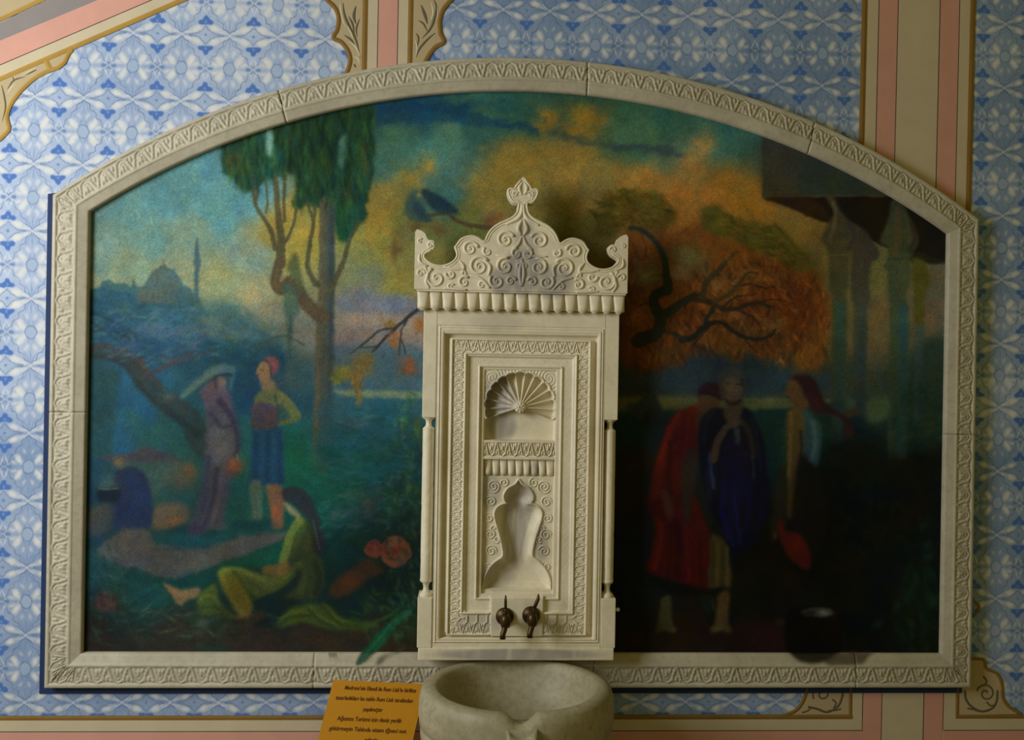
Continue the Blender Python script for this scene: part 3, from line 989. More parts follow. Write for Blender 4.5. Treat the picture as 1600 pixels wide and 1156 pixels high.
# --- autumn branch beside the fountain
for pts, w in [(((1580, 5), (1500, 70), (1440, 130), (1380, 190), (1360, 210)), (7, 3)), (((1480, 95), (1400, 110), (1330, 165), (1260, 220)), (4, 2)), (((1530, 50), (1500, 120), (1490, 230)), (4, 2)),
               (((1500, 150), (1515, 190), (1520, 220)), 2), (((1420, 150), (1380, 180), (1300, 190)), 2)]:
    line(zB(*pts), w, (40, 42, 44), .9, .9)
for x, y, rx, ry, c in [(1330, 260, 18, 20, (130, 96, 30)), (1230, 310, 16, 13, (124, 112, 30)), (1290, 330, 10, 18, (128, 90, 36)), (1530, 280, 15, 14, (146, 74, 32)), (1465, 150, 8, 14, (140, 92, 50)), (1590, 90, 12, 14, (136, 84, 32)), (1300, 400, 5, 18, (120, 96, 44)), (1190, 340, 9, 9, (116, 118, 40)), (1440, 75, 7, 6, (132, 96, 40))]:
    p = zB((x, y))[0]
    blob(p[0], p[1], rx, ry, c, .75, wob=6)
    dabs((p[0], p[1], rx, ry), 16, 4, [c, tuple(np.array(c) * 1.15), tuple(np.array(c) * .8)], .7, 60, 60, .5, int(x))

# --- birds on the branch
line(zD((330, 612), (400, 600), (450, 632), (520, 658), (620, 668), (700, 690)), (5, 7), (70, 56, 40), 1.2, .9)
blob(*zD((630, 615))[0], 16, 12, (122, 74, 50), .8, wob=4)
blob(*zD((600, 640))[0], 10, 8, (96, 62, 40), .7)
poly(zD((248, 500), (285, 503), (300, 545), (312, 600), (345, 638), (290, 642), (240, 628), (214, 590), (222, 540)), (54, 78, 74), 1.5, .9)
poly(zD((262, 545), (300, 580), (340, 636), (290, 630), (255, 590)), (36, 56, 62), 2, .8)
blob(*zD((280, 515))[0], 7, 6, (128, 122, 60), .8)
poly(zD((288, 492), (318, 486), (370, 520), (425, 555), (465, 605), (400, 598), (345, 585), (312, 545)), (28, 48, 54), 1.5, .92)
blob(*zD((390, 550))[0], 14, 8, (18, 42, 62), .6, 30)
for x, y, rx, ry, c in [(265, 660, 16, 8, (84, 62, 36)), (370, 670, 12, 12, (92, 66, 36)), (180, 740, 10, 22, (100, 78, 40)), (170, 790, 8, 16, (92, 66, 38)), (330, 660, 12, 8, (100, 84, 40)), (220, 700, 14, 26, (110, 98, 60))]:
    blob(*zD((x, y))[0], rx, ry, c, .7, wob=4)

# --- woman in the mauve robe with a pale veil
poly(zB((560, 380), (610, 340), (660, 362), (695, 410), (712, 470), (728, 560), (738, 640), (722, 700), (704, 770), (690, 850)) + [(352, 800), (346, 822), (328, 826), (309, 836), (292, 834), (302, 800), (311, 770)] +
     zB((566, 780), (575, 650), (580, 560), (570, 470), (545, 400)), (98, 84, 96), 1.6, .97, (74, 68, 82))
poly(zB((600, 570), (680, 575), (708, 640), (680, 720), (600, 730)), (116, 104, 112), 6, .8)
poly(zB((590, 380), (640, 372), (650, 450), (580, 470)), (110, 86, 92), 4, .6)
for pts, w, c in [(((640, 440), (700, 520), (730, 640), (715, 700)), (9, 6), (58, 50, 72)), (((600, 500), (650, 560), (690, 560)), 6, (66, 60, 84)), (((590, 700), (575, 850), (560, 960)), 8, (62, 64, 92)),
                  (((660, 720), (650, 850), (610, 1000)), 7, (104, 84, 94)), (((630, 760), (610, 900), (560, 1050)), 6, (58, 54, 80)), (((700, 430), (735, 560), (745, 660)), 5, (48, 74, 96))]:
    line(zB(*pts), w, c, 2.2, .75)
poly(zB((455, 432), (490, 375), (550, 325), (600, 285), (660, 264), (712, 280), (704, 305), (650, 312), (600, 338), (545, 375), (492, 412)), (78, 110, 108), 1.5, .95)
line(zB((470, 420), (560, 345), (650, 285)), 4, (96, 124, 118), 2, .7)
poly(zB((690, 300), (712, 290), (705, 370), (690, 400)), (66, 112, 112), 2, .8)
blob(*zB((652, 347))[0], 8, 10, (136, 108, 96), .95)
line(zB((610, 345), (630, 322), (680, 312), (696, 320)), 3, (52, 48, 52), 1.2, .85)
blob(*zB((660, 352))[0], 4.5, 6, (148, 120, 100), .7)
blob(*zB((625, 365))[0], 4, 9, (62, 54, 50), .7)
blob(*zB((715, 750))[0], 13, 17, (158, 80, 50), .95, 25)
blob(*zB((700, 735))[0], 6, 9, (180, 92, 56), .6, 25)
line(zB((722, 690), (728, 715)), 4, (120, 110, 90), 1.2, .8)
poly([(292, 834), (300, 818), (318, 828), (310, 838)], (64, 48, 66), 2, .8)
poly([(322, 824), (345, 818), (358, 822), (345, 828)], (92, 88, 82), 2, .6)

# --- woman with a red headscarf, hand on hip
poly(zB((795, 560), (850, 556), (930, 566), (945, 650), (946, 740), (940, 830), (860, 838), (785, 828), (792, 690)), (30, 64, 92), 2, .95, (28, 62, 96))
for k in range(5):
    line(zB((815 + 28 * k, 590), (808 + 30 * k, 820)), 5, [(20, 50, 88), (36, 74, 116)][k % 2], 2.5, .6)
poly(zB((800, 470), (812, 415), (840, 385), (880, 366), (925, 395), (975, 445), (1022, 505), (1012, 535), (960, 545), (918, 545), (912, 470), (900, 530), (815, 500)), (104, 114, 58), 1.8, .95)
poly(zB((800, 455), (905, 465), (915, 560), (850, 575), (795, 568)), (86, 70, 72), 2, .92, (76, 58, 62))
poly(zB((922, 455), (950, 480), (975, 520), (925, 538)), (40, 82, 84), 2, .85)
line(zB((925, 400), (980, 450), (1022, 510)), 5, (116, 120, 62), 1.5, .8)
line(zB((1018, 518), (960, 540), (920, 545)), 5, (92, 96, 52), 1.5, .8)
line(zB((905, 420), (915, 470), (920, 540)), 4, (50, 66, 56), 1.8, .7)
poly(zB((840, 345), (880, 330), (905, 370), (880, 392), (845, 385)), (138, 118, 70), 1.5, .95)
poly(zB((822, 280), (845, 255), (875, 262), (885, 300), (870, 345), (838, 352), (826, 335), (830, 320), (814, 312)), (152, 118, 68), 1.2, .97)
poly(zB((845, 245), (880, 228), (912, 240), (924, 275), (908, 312), (885, 320), (880, 280), (860, 255)), (126, 76, 70), 1.5, .95)
line(zB((858, 250), (878, 272), (884, 315)), 3, (66, 48, 46), 1.2, .8)
blob(*zB((844, 296))[0], 2, 1.2, (70, 56, 44), .8)
blob(*zB((890, 262))[0], 7, 6, (146, 90, 78), .6)
poly(zC((785, 40), (838, 40), (842, 140), (838, 215), (770, 215), (792, 190)), (96, 100, 78), 2, .9)
poly(zC((862, 60), (930, 55), (955, 120), (945, 200), (940, 250), (885, 252), (888, 200)), (140, 84, 58), 2, .9)
blob(*zC((905, 180))[0], 9, 18, (168, 82, 52), .7)
poly(zC((700, 230), (860, 215), (900, 250), (720, 262)), (14, 54, 62), 4, .7)

# --- kneeling figure and masonry well, far left
poly(zB((90, 700), (200, 690), (300, 660), (400, 690), (450, 715), (420, 735), (200, 735), (95, 720)), (82, 68, 80), 2, .8)
poly(zB((190, 735), (430, 735), (420, 800), (300, 900), (200, 800)), (72, 98, 88), 4, .85)
blob(*zB((470, 800))[0], 26, 26, (112, 88, 66), .8, wob=6)
blob(*zB((500, 770))[0], 10, 12, (140, 90, 60), .7)
poly(zC((330, 170), (400, 130), (480, 150), (490, 210), (420, 250), (330, 255)), (120, 92, 70), 4, .85, wob=4)
blob(*zC((430, 225))[0], 16, 7, (150, 90, 58), .7)
poly(zB((148, 775), (215, 748), (278, 775), (308, 830), (322, 900)) + zC((322, 130), (315, 245), (200, 255), (140, 240), (140, 120)), (40, 52, 80), 2, .95, (36, 50, 86))
blob(*zC((250, 130))[0], 16, 36, (38, 56, 98), .5)
blob(*zB((165, 728))[0], 11, 10, (132, 112, 72), .9, hard=0)
blob(*zB((110, 835))[0], 15, 14, (86, 108, 108), .8)
poly(zC((72, 72), (165, 72), (160, 130), (75, 130)), (18, 32, 44), 2, .9)
line(zC((78, 70), (160, 70)), 2.5, (120, 128, 118), 1, .8)
poly(zC((20, 180), (80, 140), (140, 150), (130, 240), (80, 290), (10, 270)), (88, 78, 70), 5, .75, wob=4)

# --- winding path
poly(zC((65, 350), (130, 305), (200, 262), (290, 262), (335, 290), (340, 330), (420, 352), (560, 345), (680, 308), (760, 288), (860, 280), (960, 270), (930, 312), (850, 345), (740, 388), (640, 420),
        (560, 455), (480, 482), (400, 492), (300, 462), (180, 432), (100, 396)), (98, 82, 76), 3, .9, (84, 78, 74), wob=3)
poly(zC((335, 275), (480, 280), (600, 290), (700, 285), (640, 325), (520, 345), (400, 350), (330, 325)), (26, 76, 82), 4, .85)
dabs((250, 870, 70, 22), 70, 10, [(106, 88, 78), (84, 74, 72), (98, 88, 84)], .45, 5, 15, .3, 12)
poly(zC((640, 430), (740, 395), (850, 352), (940, 325), (930, 420), (800, 440), (660, 445)), (14, 76, 58), 3, .85)
dabs((200, 930, 70, 40), 140, 9, [(16, 58, 54), (26, 68, 56), (22, 48, 42), (36, 74, 62)], .5, -20, 40, .35, 13)
dabs((250, 990, 120, 22), 140, 10, [(48, 38, 30), (58, 46, 36), (34, 34, 28), (30, 50, 40)], .5, 0, 30, .4, 14)
dabs((480, 1000, 140, 16), 140, 11, [(66, 50, 38), (52, 42, 32), (74, 52, 38), (44, 48, 40)], .5, 0, 25, .35, 15)

# --- seated woman in green
poly(zS((1005, 300), (1070, 325), (1115, 400), (1125, 480), (1150, 560), (1185, 660), (1180, 760), (1140, 850), (1060, 890), (960, 870), (900, 850), (960, 760), (1010, 660), (1000, 560), (960, 600), (900, 660), (880, 620), (915, 470), (950, 380)),
     (84, 92, 44), 2, .95, (52, 62, 34))
line(zS((1010, 330), (950, 420), (915, 540), (890, 630), (890, 680)), (14, 12), (114, 120, 54), 2, .9)
line(zS((1060, 400), (1020, 520), (960, 640), (920, 680)), 10, (62, 72, 46), 3, .8)
poly(zS((880, 620), (940, 610), (940, 680), (860, 720), (760, 690), (760, 650)), (120, 88, 44), 2.5, .9)
poly(zS((440, 705), (462, 660), (530, 645), (640, 662), (740, 690), (840, 715), (930, 690), (1005, 610), (1030, 640), (980, 730), (900, 780), (800, 830), (720, 855), (660, 830), (680, 900), (690, 940), (620, 1000), (570, 950), (490, 830)),
     (100, 108, 48), 2, .95, (104, 96, 34))
poly(zS((470, 690), (540, 670), (620, 760), (680, 900), (640, 960), (580, 920), (500, 800)), (118, 112, 42), 4, .8, (128, 104, 30))
poly(zS((600, 690), (780, 720), (860, 770), (740, 820), (650, 800)), (84, 98, 54), 5, .7)
line(zS((550, 680), (620, 760), (680, 860)), 5, (70, 76, 36), 2.5, .7)
poly(zS((1000, 640), (1020, 700), (990, 790), (900, 850), (840, 840), (930, 760)), (18, 40, 44), 3, .85)
poly(zS((300, 890), (330, 815), (430, 760), (455, 860), (520, 955), (570, 1000), (480, 985), (380, 982), (310, 968)), (84, 90, 36), 2.5, .92, (66, 78, 38))
poly(zS((60, 755), (140, 785), (215, 800), (315, 785), (305, 850), (240, 868), (192, 912), (150, 890), (112, 822)), (142, 100, 64), 2, .92)
poly(zS((560, 1092), (600, 1020), (680, 962), (755, 940), (782, 985), (700, 1032), (620, 1085)), (58, 48, 38), 2.5, .9)
poly(zS((560, 1000), (650, 960), (680, 940), (650, 1000)), (140, 104, 50), 2, .7)
poly(zS((846, 1045), (900, 980), (960, 920), (1080, 900), (1200, 920), (1334, 1010), (1400, 1030), (1560, 1040), (1500, 1080), (1334, 1082), (1200, 1080), (1050, 1030), (940, 1050), (870, 1062)), (76, 94, 32), 3, .9, (84, 100, 36))
for pts in [((880, 1040), (960, 990), (1080, 980)), ((1080, 940), (1160, 1020), (1260, 1070)), ((1180, 930), (1300, 1040), (1400, 1060))]:
    line(zS(*pts), 5, (48, 64, 26), 2.5, .7)
    line(zS(*[(p[0], p[1] - 26) for p in pts]), 5, (104, 118, 42), 2.5, .6)
poly(zS((840, 860), (1000, 880), (1120, 890), (960, 920), (900, 980), (800, 1000), (790, 920)), (16, 36, 38), 4, .8)
poly(zS((905, 195), (940, 210), (1010, 270), (1020, 310), (985, 300), (935, 262)), (160, 126, 88), 2, .95)
poly(zS((885, 115), (960, 85), (1050, 115), (1105, 190), (1140, 270), (1165, 360), (1190, 470), (1170, 560), (1120, 540), (1095, 430), (1080, 330), (1030, 270), (960, 205), (905, 185)), (48, 46, 50), 2.5, .94)
for k in range(8):
    blob(*zS((1105 + 6 * k, 330 + 26 * k))[0], 2, 3, (96, 100, 92), .7)

for pts, w, c in [(((480, 680), (560, 660), (660, 690), (760, 740)), 6, (128, 132, 62)), (((470, 720), (520, 820), (600, 960)), 6, (134, 120, 46)), (((690, 870), (800, 800), (900, 760), (980, 700)), 6, (70, 80, 34)), (((640, 740), (720, 780), (760, 830)), 5, (66, 76, 36)),
                  (((1060, 340), (1100, 440), (1110, 540)), 7, (46, 54, 30)), (((1030, 600), (1050, 700), (1020, 820)), 8, (78, 86, 42)), (((1120, 620), (1150, 720), (1120, 830)), 9, (40, 48, 28)), (((330, 860), (400, 840), (450, 900)), 5, (104, 108, 48)), (((320, 930), (420, 930), (520, 980)), 5, (56, 64, 28))]:
    line(zS(*pts), w, c, 2.5, .65)

# --- roses, jug and foliage near the fountain
poly(zC((1160, 565), (1180, 510), (1235, 468), (1280, 432), (1345, 400), (1405, 440), (1425, 462), (1340, 500), (1285, 550), (1205, 582)), (92, 58, 38), 3, .9)
blob(*zC((1250, 510))[0], 15, 12, (128, 64, 32), .8, -30)
dabs((620, 800, 44, 60), 110, 8, [(20, 60, 48), (34, 80, 52), (26, 64, 66), (44, 76, 40), (30, 54, 60)], .55, 60, 60, .45, 16)
dabs((640, 690, 22, 80), 90, 8, [(30, 66, 60), (40, 80, 44), (44, 62, 74), (58, 84, 44)], .55, 70, 60, .4, 17)
dabs((630, 930, 36, 70), 110, 9, [(18, 46, 30), (28, 58, 34), (14, 40, 38), (38, 66, 30)], .55, 50, 60, .4, 18)
dabs((535, 815, 40, 30), 60, 9, [(22, 82, 74), (16, 66, 62), (40, 98, 92)], .5, -20, 40, .4, 19)
poly(zC((1420, 90), (1480, 80), (1500, 190), (1440, 190)), (40, 84, 40), 4, .6)
blob(*zB((1580, 560))[0], 8, 18, (72, 88, 38), .6)
blob(617, 861, 25, 24, (184, 92, 66), .95, hard=1, wob=3)
for k in range(34):
    t, q = k * 2.4, 3.6 * math.sqrt(k + 1)
    blob(617 + q * math.cos(t), 860 + q * .95 * math.sin(t), 6, 3.2, [(206, 112, 82), (150, 62, 46), (192, 96, 66), (170, 112, 70)][k % 4], .75, math.degrees(t) + 90)
blob(618, 861, 7, 6, (150, 48, 40), .8)
blob(582, 857, 14.5, 14, (168, 82, 64), .95, hard=1, wob=2)
for k in range(14):
    t, q = k * 2.4, 3.0 * math.sqrt(k + 1)
    blob(582 + q * math.cos(t), 857 + q * math.sin(t), 5, 2.6, [(186, 92, 72), (136, 60, 50), (170, 84, 66)][k % 3], .7, math.degrees(t) + 90)
blob(165, 941, 19, 17, (112, 62, 64), .8, wob=4)
for k in range(18):
    t, q = k * 2.4, 3.8 * math.sqrt(k + 1)
    blob(165 + q * math.cos(t), 941 + q * math.sin(t), 5, 3, [(130, 74, 74), (92, 48, 52), (118, 66, 60)][k % 3], .6, math.degrees(t) + 90)
blob(*zC((560, 700))[0], 9, 10, (70, 84, 60), .7, wob=4)
# long leaves that run down over the marble frame
poly(zC((1285, 900), (1310, 842), (1352, 790), (1410, 725), (1480, 662), (1552, 636), (1520, 680), (1462, 735), (1420, 800), (1372, 850), (1322, 895)), (22, 88, 58), 1.2, .97, spill=True)
line(zC((1540, 648), (1460, 700), (1400, 770), (1340, 840)), 4, (44, 120, 88), 2, .7)
poly(zC((1380, 900), (1402, 862), (1470, 840), (1520, 800), (1500, 840), (1440, 862), (1402, 900)), (78, 68, 46), 1.5, .8, spill=True)
for k in range(5):
    line(zC((1160 + 8 * k, 846), (1166 + 7 * k, 866 - 3 * (k % 2))), 2.2, (44, 84, 50), 1, .8, spill=True)
line(zC((1480, 640), (1420, 680), (1330, 705), (1230, 700)), (6, 3), (58, 92, 40), 1.5, .8)

# --- right hand side: plane tree in autumn colours
AUT = [(112, 62, 20), (98, 54, 16), (126, 80, 26), (90, 48, 16), (120, 66, 18), (104, 74, 26)]
poly(zE((30, 640), (140, 560), (300, 600), (420, 560), (520, 600), (680, 660), (840, 740), (960, 800), (1010, 920), (1020, 1040)) + zG((1000, 100), (1000, 230), (930, 300), (880, 290), (850, 200), (720, 240), (640, 200), (560, 250), (480, 180), (380, 190), (320, 260), (200, 300), (90, 300), (20, 200), (20, 0)),
     (104, 64, 22), 5, .88, (92, 52, 16), wob=8)
dabs([(975, 370), (1040, 350), (1120, 350), (1200, 380), (1270, 420), (1296, 470), (1290, 560), (1250, 575), (1180, 550), (1100, 555), (1040, 570), (985, 575), (970, 460)], 520, 9, AUT, .6, 80, 50, .4, 20)
for x, y, rx, ry, c in [(1010, 430, 26, 20, (92, 96, 66)), (1075, 400, 30, 18, (98, 96, 54)), (1060, 425, 26, 18, (118, 96, 60)), (1120, 440, 22, 14, (132, 96, 44)), (1190, 430, 20, 12, (126, 92, 32)), (1165, 480, 34, 12, (106, 72, 24)), (1100, 420, 14, 16, (90, 94, 62)), (1210, 500, 20, 14, (104, 84, 34)), (1030, 470, 26, 14, (132, 74, 20)), (1000, 500, 20, 30, (126, 74, 28)), (1160, 520, 26, 12, (96, 72, 26))]:
    blob(x, y, rx, ry, c, .75, wob=7)
poly(zE((0, 430), (120, 416), (222, 458), (285, 525), (262, 580), (180, 600), (110, 560), (50, 590), (-40, 640), (-110, 600), (-60, 520)), (78, 66, 20), 4, .9, wob=7)
poly(zE((400, 520), (470, 492), (560, 540), (660, 578), (770, 590), (840, 640), (890, 700), (945, 772), (900, 792), (800, 764), (740, 716), (640, 690), (560, 640), (460, 620), (410, 580)), (74, 74, 20), 3, .9, wob=6)
dabs((985, 325, 60, 34), 110, 8, [(78, 66, 18), (64, 58, 16), (92, 70, 22), (70, 76, 24)], .55, 30, 60, .4, 21)
dabs(zE((400, 520), (560, 540), (770, 590), (945, 772), (800, 764), (560, 640)), 110, 8, [(70, 76, 20), (84, 78, 22), (58, 62, 16), (88, 66, 18)], .55, 20, 40, .4, 22)
dabs((1220, 470, 70, 40), 150, 8, [(120, 58, 16), (104, 46, 12), (130, 72, 22), (96, 50, 14)], .6, 70, 50, .4, 23)
BR = (36, 44, 36)
for pts, w, c in [
        (((80, 530), (150, 500), (215, 470), (240, 410), (235, 340), (200, 270), (195, 205), (250, 165), (300, 150), (290, 60), (285, 0)), (24, 10), BR),
        (((80, 535), (140, 505), (200, 490)), (10, 22), (28, 42, 40)),
        (((235, 400), (270, 340), (360, 275), (480, 205), (520, 195)), (17, 10), (40, 46, 36)),
        (((500, 215), (620, 245), (700, 290), (790, 295), (880, 262), (960, 250), (1060, 275)), (9, 4), (58, 44, 26)),
        (((650, 260), (600, 330), (575, 390)), (8, 6), (50, 48, 28)),
        (((545, 200), (575, 110), (640, 40), (720, -40)), (10, 6), (70, 58, 30)),
        (((640, 235), (740, 195), (810, 120), (850, 60), (900, 25), (960, 35)), (8, 3), (78, 62, 30)),
        (((400, 515), (480, 505), (545, 440), (610, 400), (690, 392), (770, 450), (860, 500), (960, 520), (1050, 490), (1090, 440)), (10, 3), (38, 36, 26)),
        (((270, 460), (350, 480), (420, 515)), 6, (54, 54, 38)), (((1000, 520), (1060, 590), (1160, 630)), (3, 2), (60, 46, 24)), (((1090, 460), (1125, 480), (1110, 510)), 2.5, (58, 46, 26)),
        (((950, 260), (1040, 300), (1120, 340), (1080, 460)), (3, 2), (84, 68, 34)), (((900, 60), (980, 70), (1010, 130)), 2.5, (84, 60, 26)), (((1240, 480), (1340, 530), (1400, 580)), 2, (80, 64, 30)),
        (((770, 60), (780, 110), (760, 170)), 4, (86, 76, 44))]:
    line(zF(*pts), w, c, 1.2, .92)
line(zE((245, 890), (240, 780), (215, 690), (170, 630), (110, 592), (70, 590)), (11, 5), (42, 48, 36), 1.4, .92)
line(zE((410, 930), (430, 850), (480, 790), (520, 750), (580, 700)), (9, 4), (66, 56, 28), 1.3, .9)
line(zE((440, 690), (450, 740), (480, 770)), 3, (84, 54, 22), 1, .8)
line(zE((630, 750), (700, 770), (760, 775)), 3, (70, 44, 20), 1, .8)
line(zE((130, 620), (150, 700), (120, 740), (90, 660)), 3, (80, 50, 22), 1, .8)
for k in range(5):
    line(zF((930 + 22 * k, 330 + 20 * k), (1030 + 14 * k, 345 + 22 * k), (1110, 375 + 20 * k)), 3, (116, 92, 48), 1.2, .6)
for p in ((530, 450), (430, 430), (545, 390), (1250, 300)):
    blob(*zF(p)[0], 4, 2.5, (132, 120, 92), .8)
blob(*zF((840, 350))[0], 14, 5, (132, 74, 34), .7, 35)
blob(*zF((750, 240))[0], 12, 4, (140, 92, 62), .7, 35)
for x, y, rx, ry in [(1000, 560, 20, 16), (1045, 550, 26, 20), (1140, 545, 24, 20), (1195, 545, 18, 18), (1255, 565, 26, 16), (1275, 545, 16, 18), (1105, 535, 26, 14)]:
    blob(x, y, rx, ry, AUT[(x + y) % 6], .7, wob=8)

# --- far shore and hills on the right
poly([(968, 575), (1040, 578), (1100, 560), (1150, 572), (1240, 580), (1300, 585), (1300, 618), (968, 618)], (44, 58, 64), 5, .72, wob=4)
poly([(965, 619), (1100, 618), (1290, 622), (1290, 630), (1190, 640), (1060, 640), (965, 646)], (92, 94, 50), 2, .9)
poly([(965, 612), (1290, 614), (1290, 620), (965, 619)], (52, 64, 54), 1.5, .7)
poly([(965, 645), (1060, 640), (1240, 648), (1290, 660), (1290, 730), (965, 710)], (14, 50, 38), 4, .85, wob=4)
poly([(965, 705), (1010, 700), (1030, 720), (1040, 790), (965, 800)], (40, 32, 22), 5, .7, wob=5)
blob(1005, 750, 12, 16, (12, 42, 24), .8)
for pts in [((690, 455), (705, 500), (712, 580), (668, 580), (675, 500)), ((730, 495), (745, 530), (752, 600), (715, 600))]:
    poly(zG(*pts), (16, 42, 38), 1.5, .9, sm=False)
poly(zG((600, 520), (680, 500), (800, 540), (800, 700), (620, 740)), (14, 44, 38), 5, .7)
# far veiled figure
poly(zG((60, 468), (120, 440), (160, 392), (190, 400), (215, 460), (238, 530), (232, 668), (160, 682), (150, 560), (90, 500)), (28, 44, 46), 2, .9)
poly(zG((60, 468), (120, 440), (165, 395), (185, 420), (130, 520), (90, 500)), (48, 62, 62), 2, .7)

# --- kiosk with columns
roof = [(1190, 195)] + zE((695, 160), (695, 442), (1000, 440), (1312, 440), (1560, 600), (1600, 600)) + [(1500, 300), (1400, 180)]
poly(roof, (44, 48, 36), 1, .96, (32, 48, 34), sm=False)
poly(zE((695, 160), (850, 200), (850, 436), (697, 438)), (52, 52, 38), 6, .6)
poly(zE((698, 446), (850, 442), (1312, 440), (1580, 612), (1580, 752), (1430, 752), (1400, 700), (1290, 690), (1232, 660), (1130, 600), (1000, 566)), (18, 14, 8), 1, .97, sm=False)
poly(zE((700, 446), (900, 444), (1000, 500), (1000, 562), (850, 505)), (40, 26, 12), 2, .8)
line(zE((698, 443), (1312, 440)), 2.5, (56, 52, 34), 1, .7)
poly(zE((1400, 700), (1578, 752), (1578, 760), (1400, 756)), (30, 28, 14), 1, .8)
C_ = (62, 56, 32)
poly(zP((420, 180), (465, 178), (500, 240), (560, 320), (632, 370), (640, 440), (600, 500), (565, 540), (560, 700), (545, 790), (545, 1170), (470, 1170), (465, 800), (445, 720), (440, 520), (398, 450), (405, 400), (440, 340), (470, 260)), C_, 1.5, .96, (58, 62, 40))
poly(zP((640, 370), (700, 440), (738, 500), (735, 550), (690, 595), (688, 790), (665, 870), (660, 1170), (605, 1170), (595, 850), (575, 790), (575, 540), (600, 470)), (54, 46, 34), 1.5, .95, (62, 64, 50))
poly(zP((820, 200), (880, 220), (940, 330), (978, 420), (970, 480), (930, 540), (935, 680), (912, 790), (905, 1170), (822, 1170), (808, 850), (795, 760), (795, 640), (772, 600), (795, 540), (790, 480), (750, 450), (790, 340)), (54, 54, 34), 1.5, .96, (56, 66, 44))
poly(zP((945, 560), (1020, 580), (1052, 690), (1018, 770), (1015, 920), (985, 950), (960, 930), (950, 780)), (68, 60, 18), 1.5, .95)
line(zP((470, 220), (480, 330), (440, 450)), 6, (86, 76, 42), 2, .8)
line(zP((560, 340), (600, 420), (560, 500)), 8, (48, 44, 42), 2.5, .8)
line(zP((850, 250), (860, 380), (840, 520)), 8, (70, 56, 34), 3, .8)
line(zP((940, 350), (960, 430), (930, 500)), 8, (40, 30, 20), 2.5, .8)
line(zP((690, 470), (700, 520), (650, 580)), 8, (66, 46, 34), 2.5, .7)
line(zP((448, 530), (560, 532)), 2.5, (84, 78, 48), 1, .6)
line(zP((800, 560), (930, 545)), 2.5, (44, 44, 28), 1, .6)
for (xa_, xb_, ya_, yb_, ca, cb) in [(1301, 1320, 470, 728, (58, 66, 42), (40, 66, 68)), (1334, 1355, 480, 648, (66, 66, 48), (46, 58, 60)), (1390, 1420, 478, 716, (58, 66, 40), (38, 62, 66)), (1430, 1444, 508, 670, (60, 66, 52), (48, 60, 56))]:
    poly([(xa_, ya_), (xb_, ya_), (xb_ - 4, yb_), (xa_ - 4, yb_)], ca, 1.5, .9, (ca[0] * .55, ca[1] * .72, ca[2] * .9), sm=False)
    w_ = (xb_ - xa_) * .5
    poly([(xb_ - w_, ya_), (xb_ - 2, ya_), (xb_ - 6, yb_), (xb_ - w_ - 4, yb_)], cb, 3, .75, (cb[0] * .6, cb[1] * .75, cb[2] * .8), sm=False)
poly([(1440, 545), (1470, 540), (1500, 560), (1500, 700), (1440, 690)], (36, 46, 32), 5, .8, wob=5)
poly([(1358, 560), (1388, 555), (1388, 620), (1358, 620)], (56, 62, 46), 5, .6)
poly([(1356, 626), (1388, 622), (1388, 650), (1356, 660)], (70, 84, 50), 4, .8)
poly([(1320, 624), (1334, 622), (1334, 648), (1320, 650)], (60, 82, 54), 3, .7)
dabs((1440, 660, 44, 60), 120, 9, [(18, 40, 24), (30, 50, 26), (12, 30, 22), (24, 44, 34)], .5, -40, 50, .4, 24)
dabs((1340, 700, 40, 30), 70, 9, [(8, 22, 22), (16, 34, 34), (6, 14, 14)], .5, 0, 50, .4, 25)
poly([(1270, 725), (1340, 690), (1400, 715), (1480, 690), (1500, 760), (1500, 1040), (1260, 1040)], (6, 9, 6), 12, .8)
dabs((1400, 800, 90, 90), 130, 10, [(4, 8, 7), (8, 18, 14), (6, 10, 20), (10, 24, 16)], .5, 60, 60, .4, 26)
for p in ((1470, 340), (1480, 390), (1500, 610), (1460, 240), (1330, 620), (1240, 700), (1390, 560)):
    blob(*zH(p)[0], 6, 10, (20, 44, 30), .55, 30, wob=4)
dabs((1435, 950, 40, 70), 90, 11, [(8, 32, 16), (12, 40, 20), (6, 22, 12)], .5, 80, 40, .4, 27)

# --- woman in red
poly(zG((375, 460), (300, 492), (250, 540), (222, 640), (190, 740), (168, 860), (158, 906)) + zH((160, 170), (200, 260), (175, 370), (148, 440), (190, 482), (280, 502), (360, 528), (440, 542), (450, 470), (455, 300), (420, 200), (360, 60)) +
     zG((380, 760), (392, 690), (392, 560), (396, 480)), (98, 28, 16), 2, .97, (70, 8, 8))
for pts, w, c in [(((300, 520), (240, 640), (205, 780), (190, 880)), 14, (116, 34, 18)), (((350, 560), (320, 660), (300, 690)), 12, (88, 16, 12)), (((262, 640), (258, 760), (262, 880)), 6, (48, 10, 8))]:
    line(zG(*pts), w, c, 4, .7)
for pts, w, c in [(((205, 220), (200, 340), (180, 440)), 12, (100, 16, 12)), (((290, 220), (300, 360), (290, 480)), 10, (44, 6, 6)), (((380, 300), (400, 420), (420, 520)), 10, (78, 10, 10))]:
    line(zH(*pts), w, c, 4, .7)
poly(zG((330, 690), (385, 680), (390, 800), (360, 906)) + zH((345, 280), (330, 200), (310, 60)), (50, 48, 36), 2.5, .9)
poly(zG((400, 420), (450, 412), (492, 440), (480, 490), (440, 520), (400, 500), (388, 460)), (84, 58, 34), 2, .92)
poly(zG((392, 420), (402, 372), (440, 352), (485, 362), (512, 400), (510, 440), (480, 425), (430, 405)), (52, 22, 26), 1.5, .95)
line(zG((410, 402), (460, 408), (500, 432)), 3, (36, 14, 16), 1.2, .8)
poly(zG((385, 490), (430, 512), (400, 600), (382, 560)), (76, 50, 28), 2.5, .7)
poly(zH((215, 80), (250, 80), (275, 180), (262, 215), (240, 180)), (94, 58, 36), 2, .85)
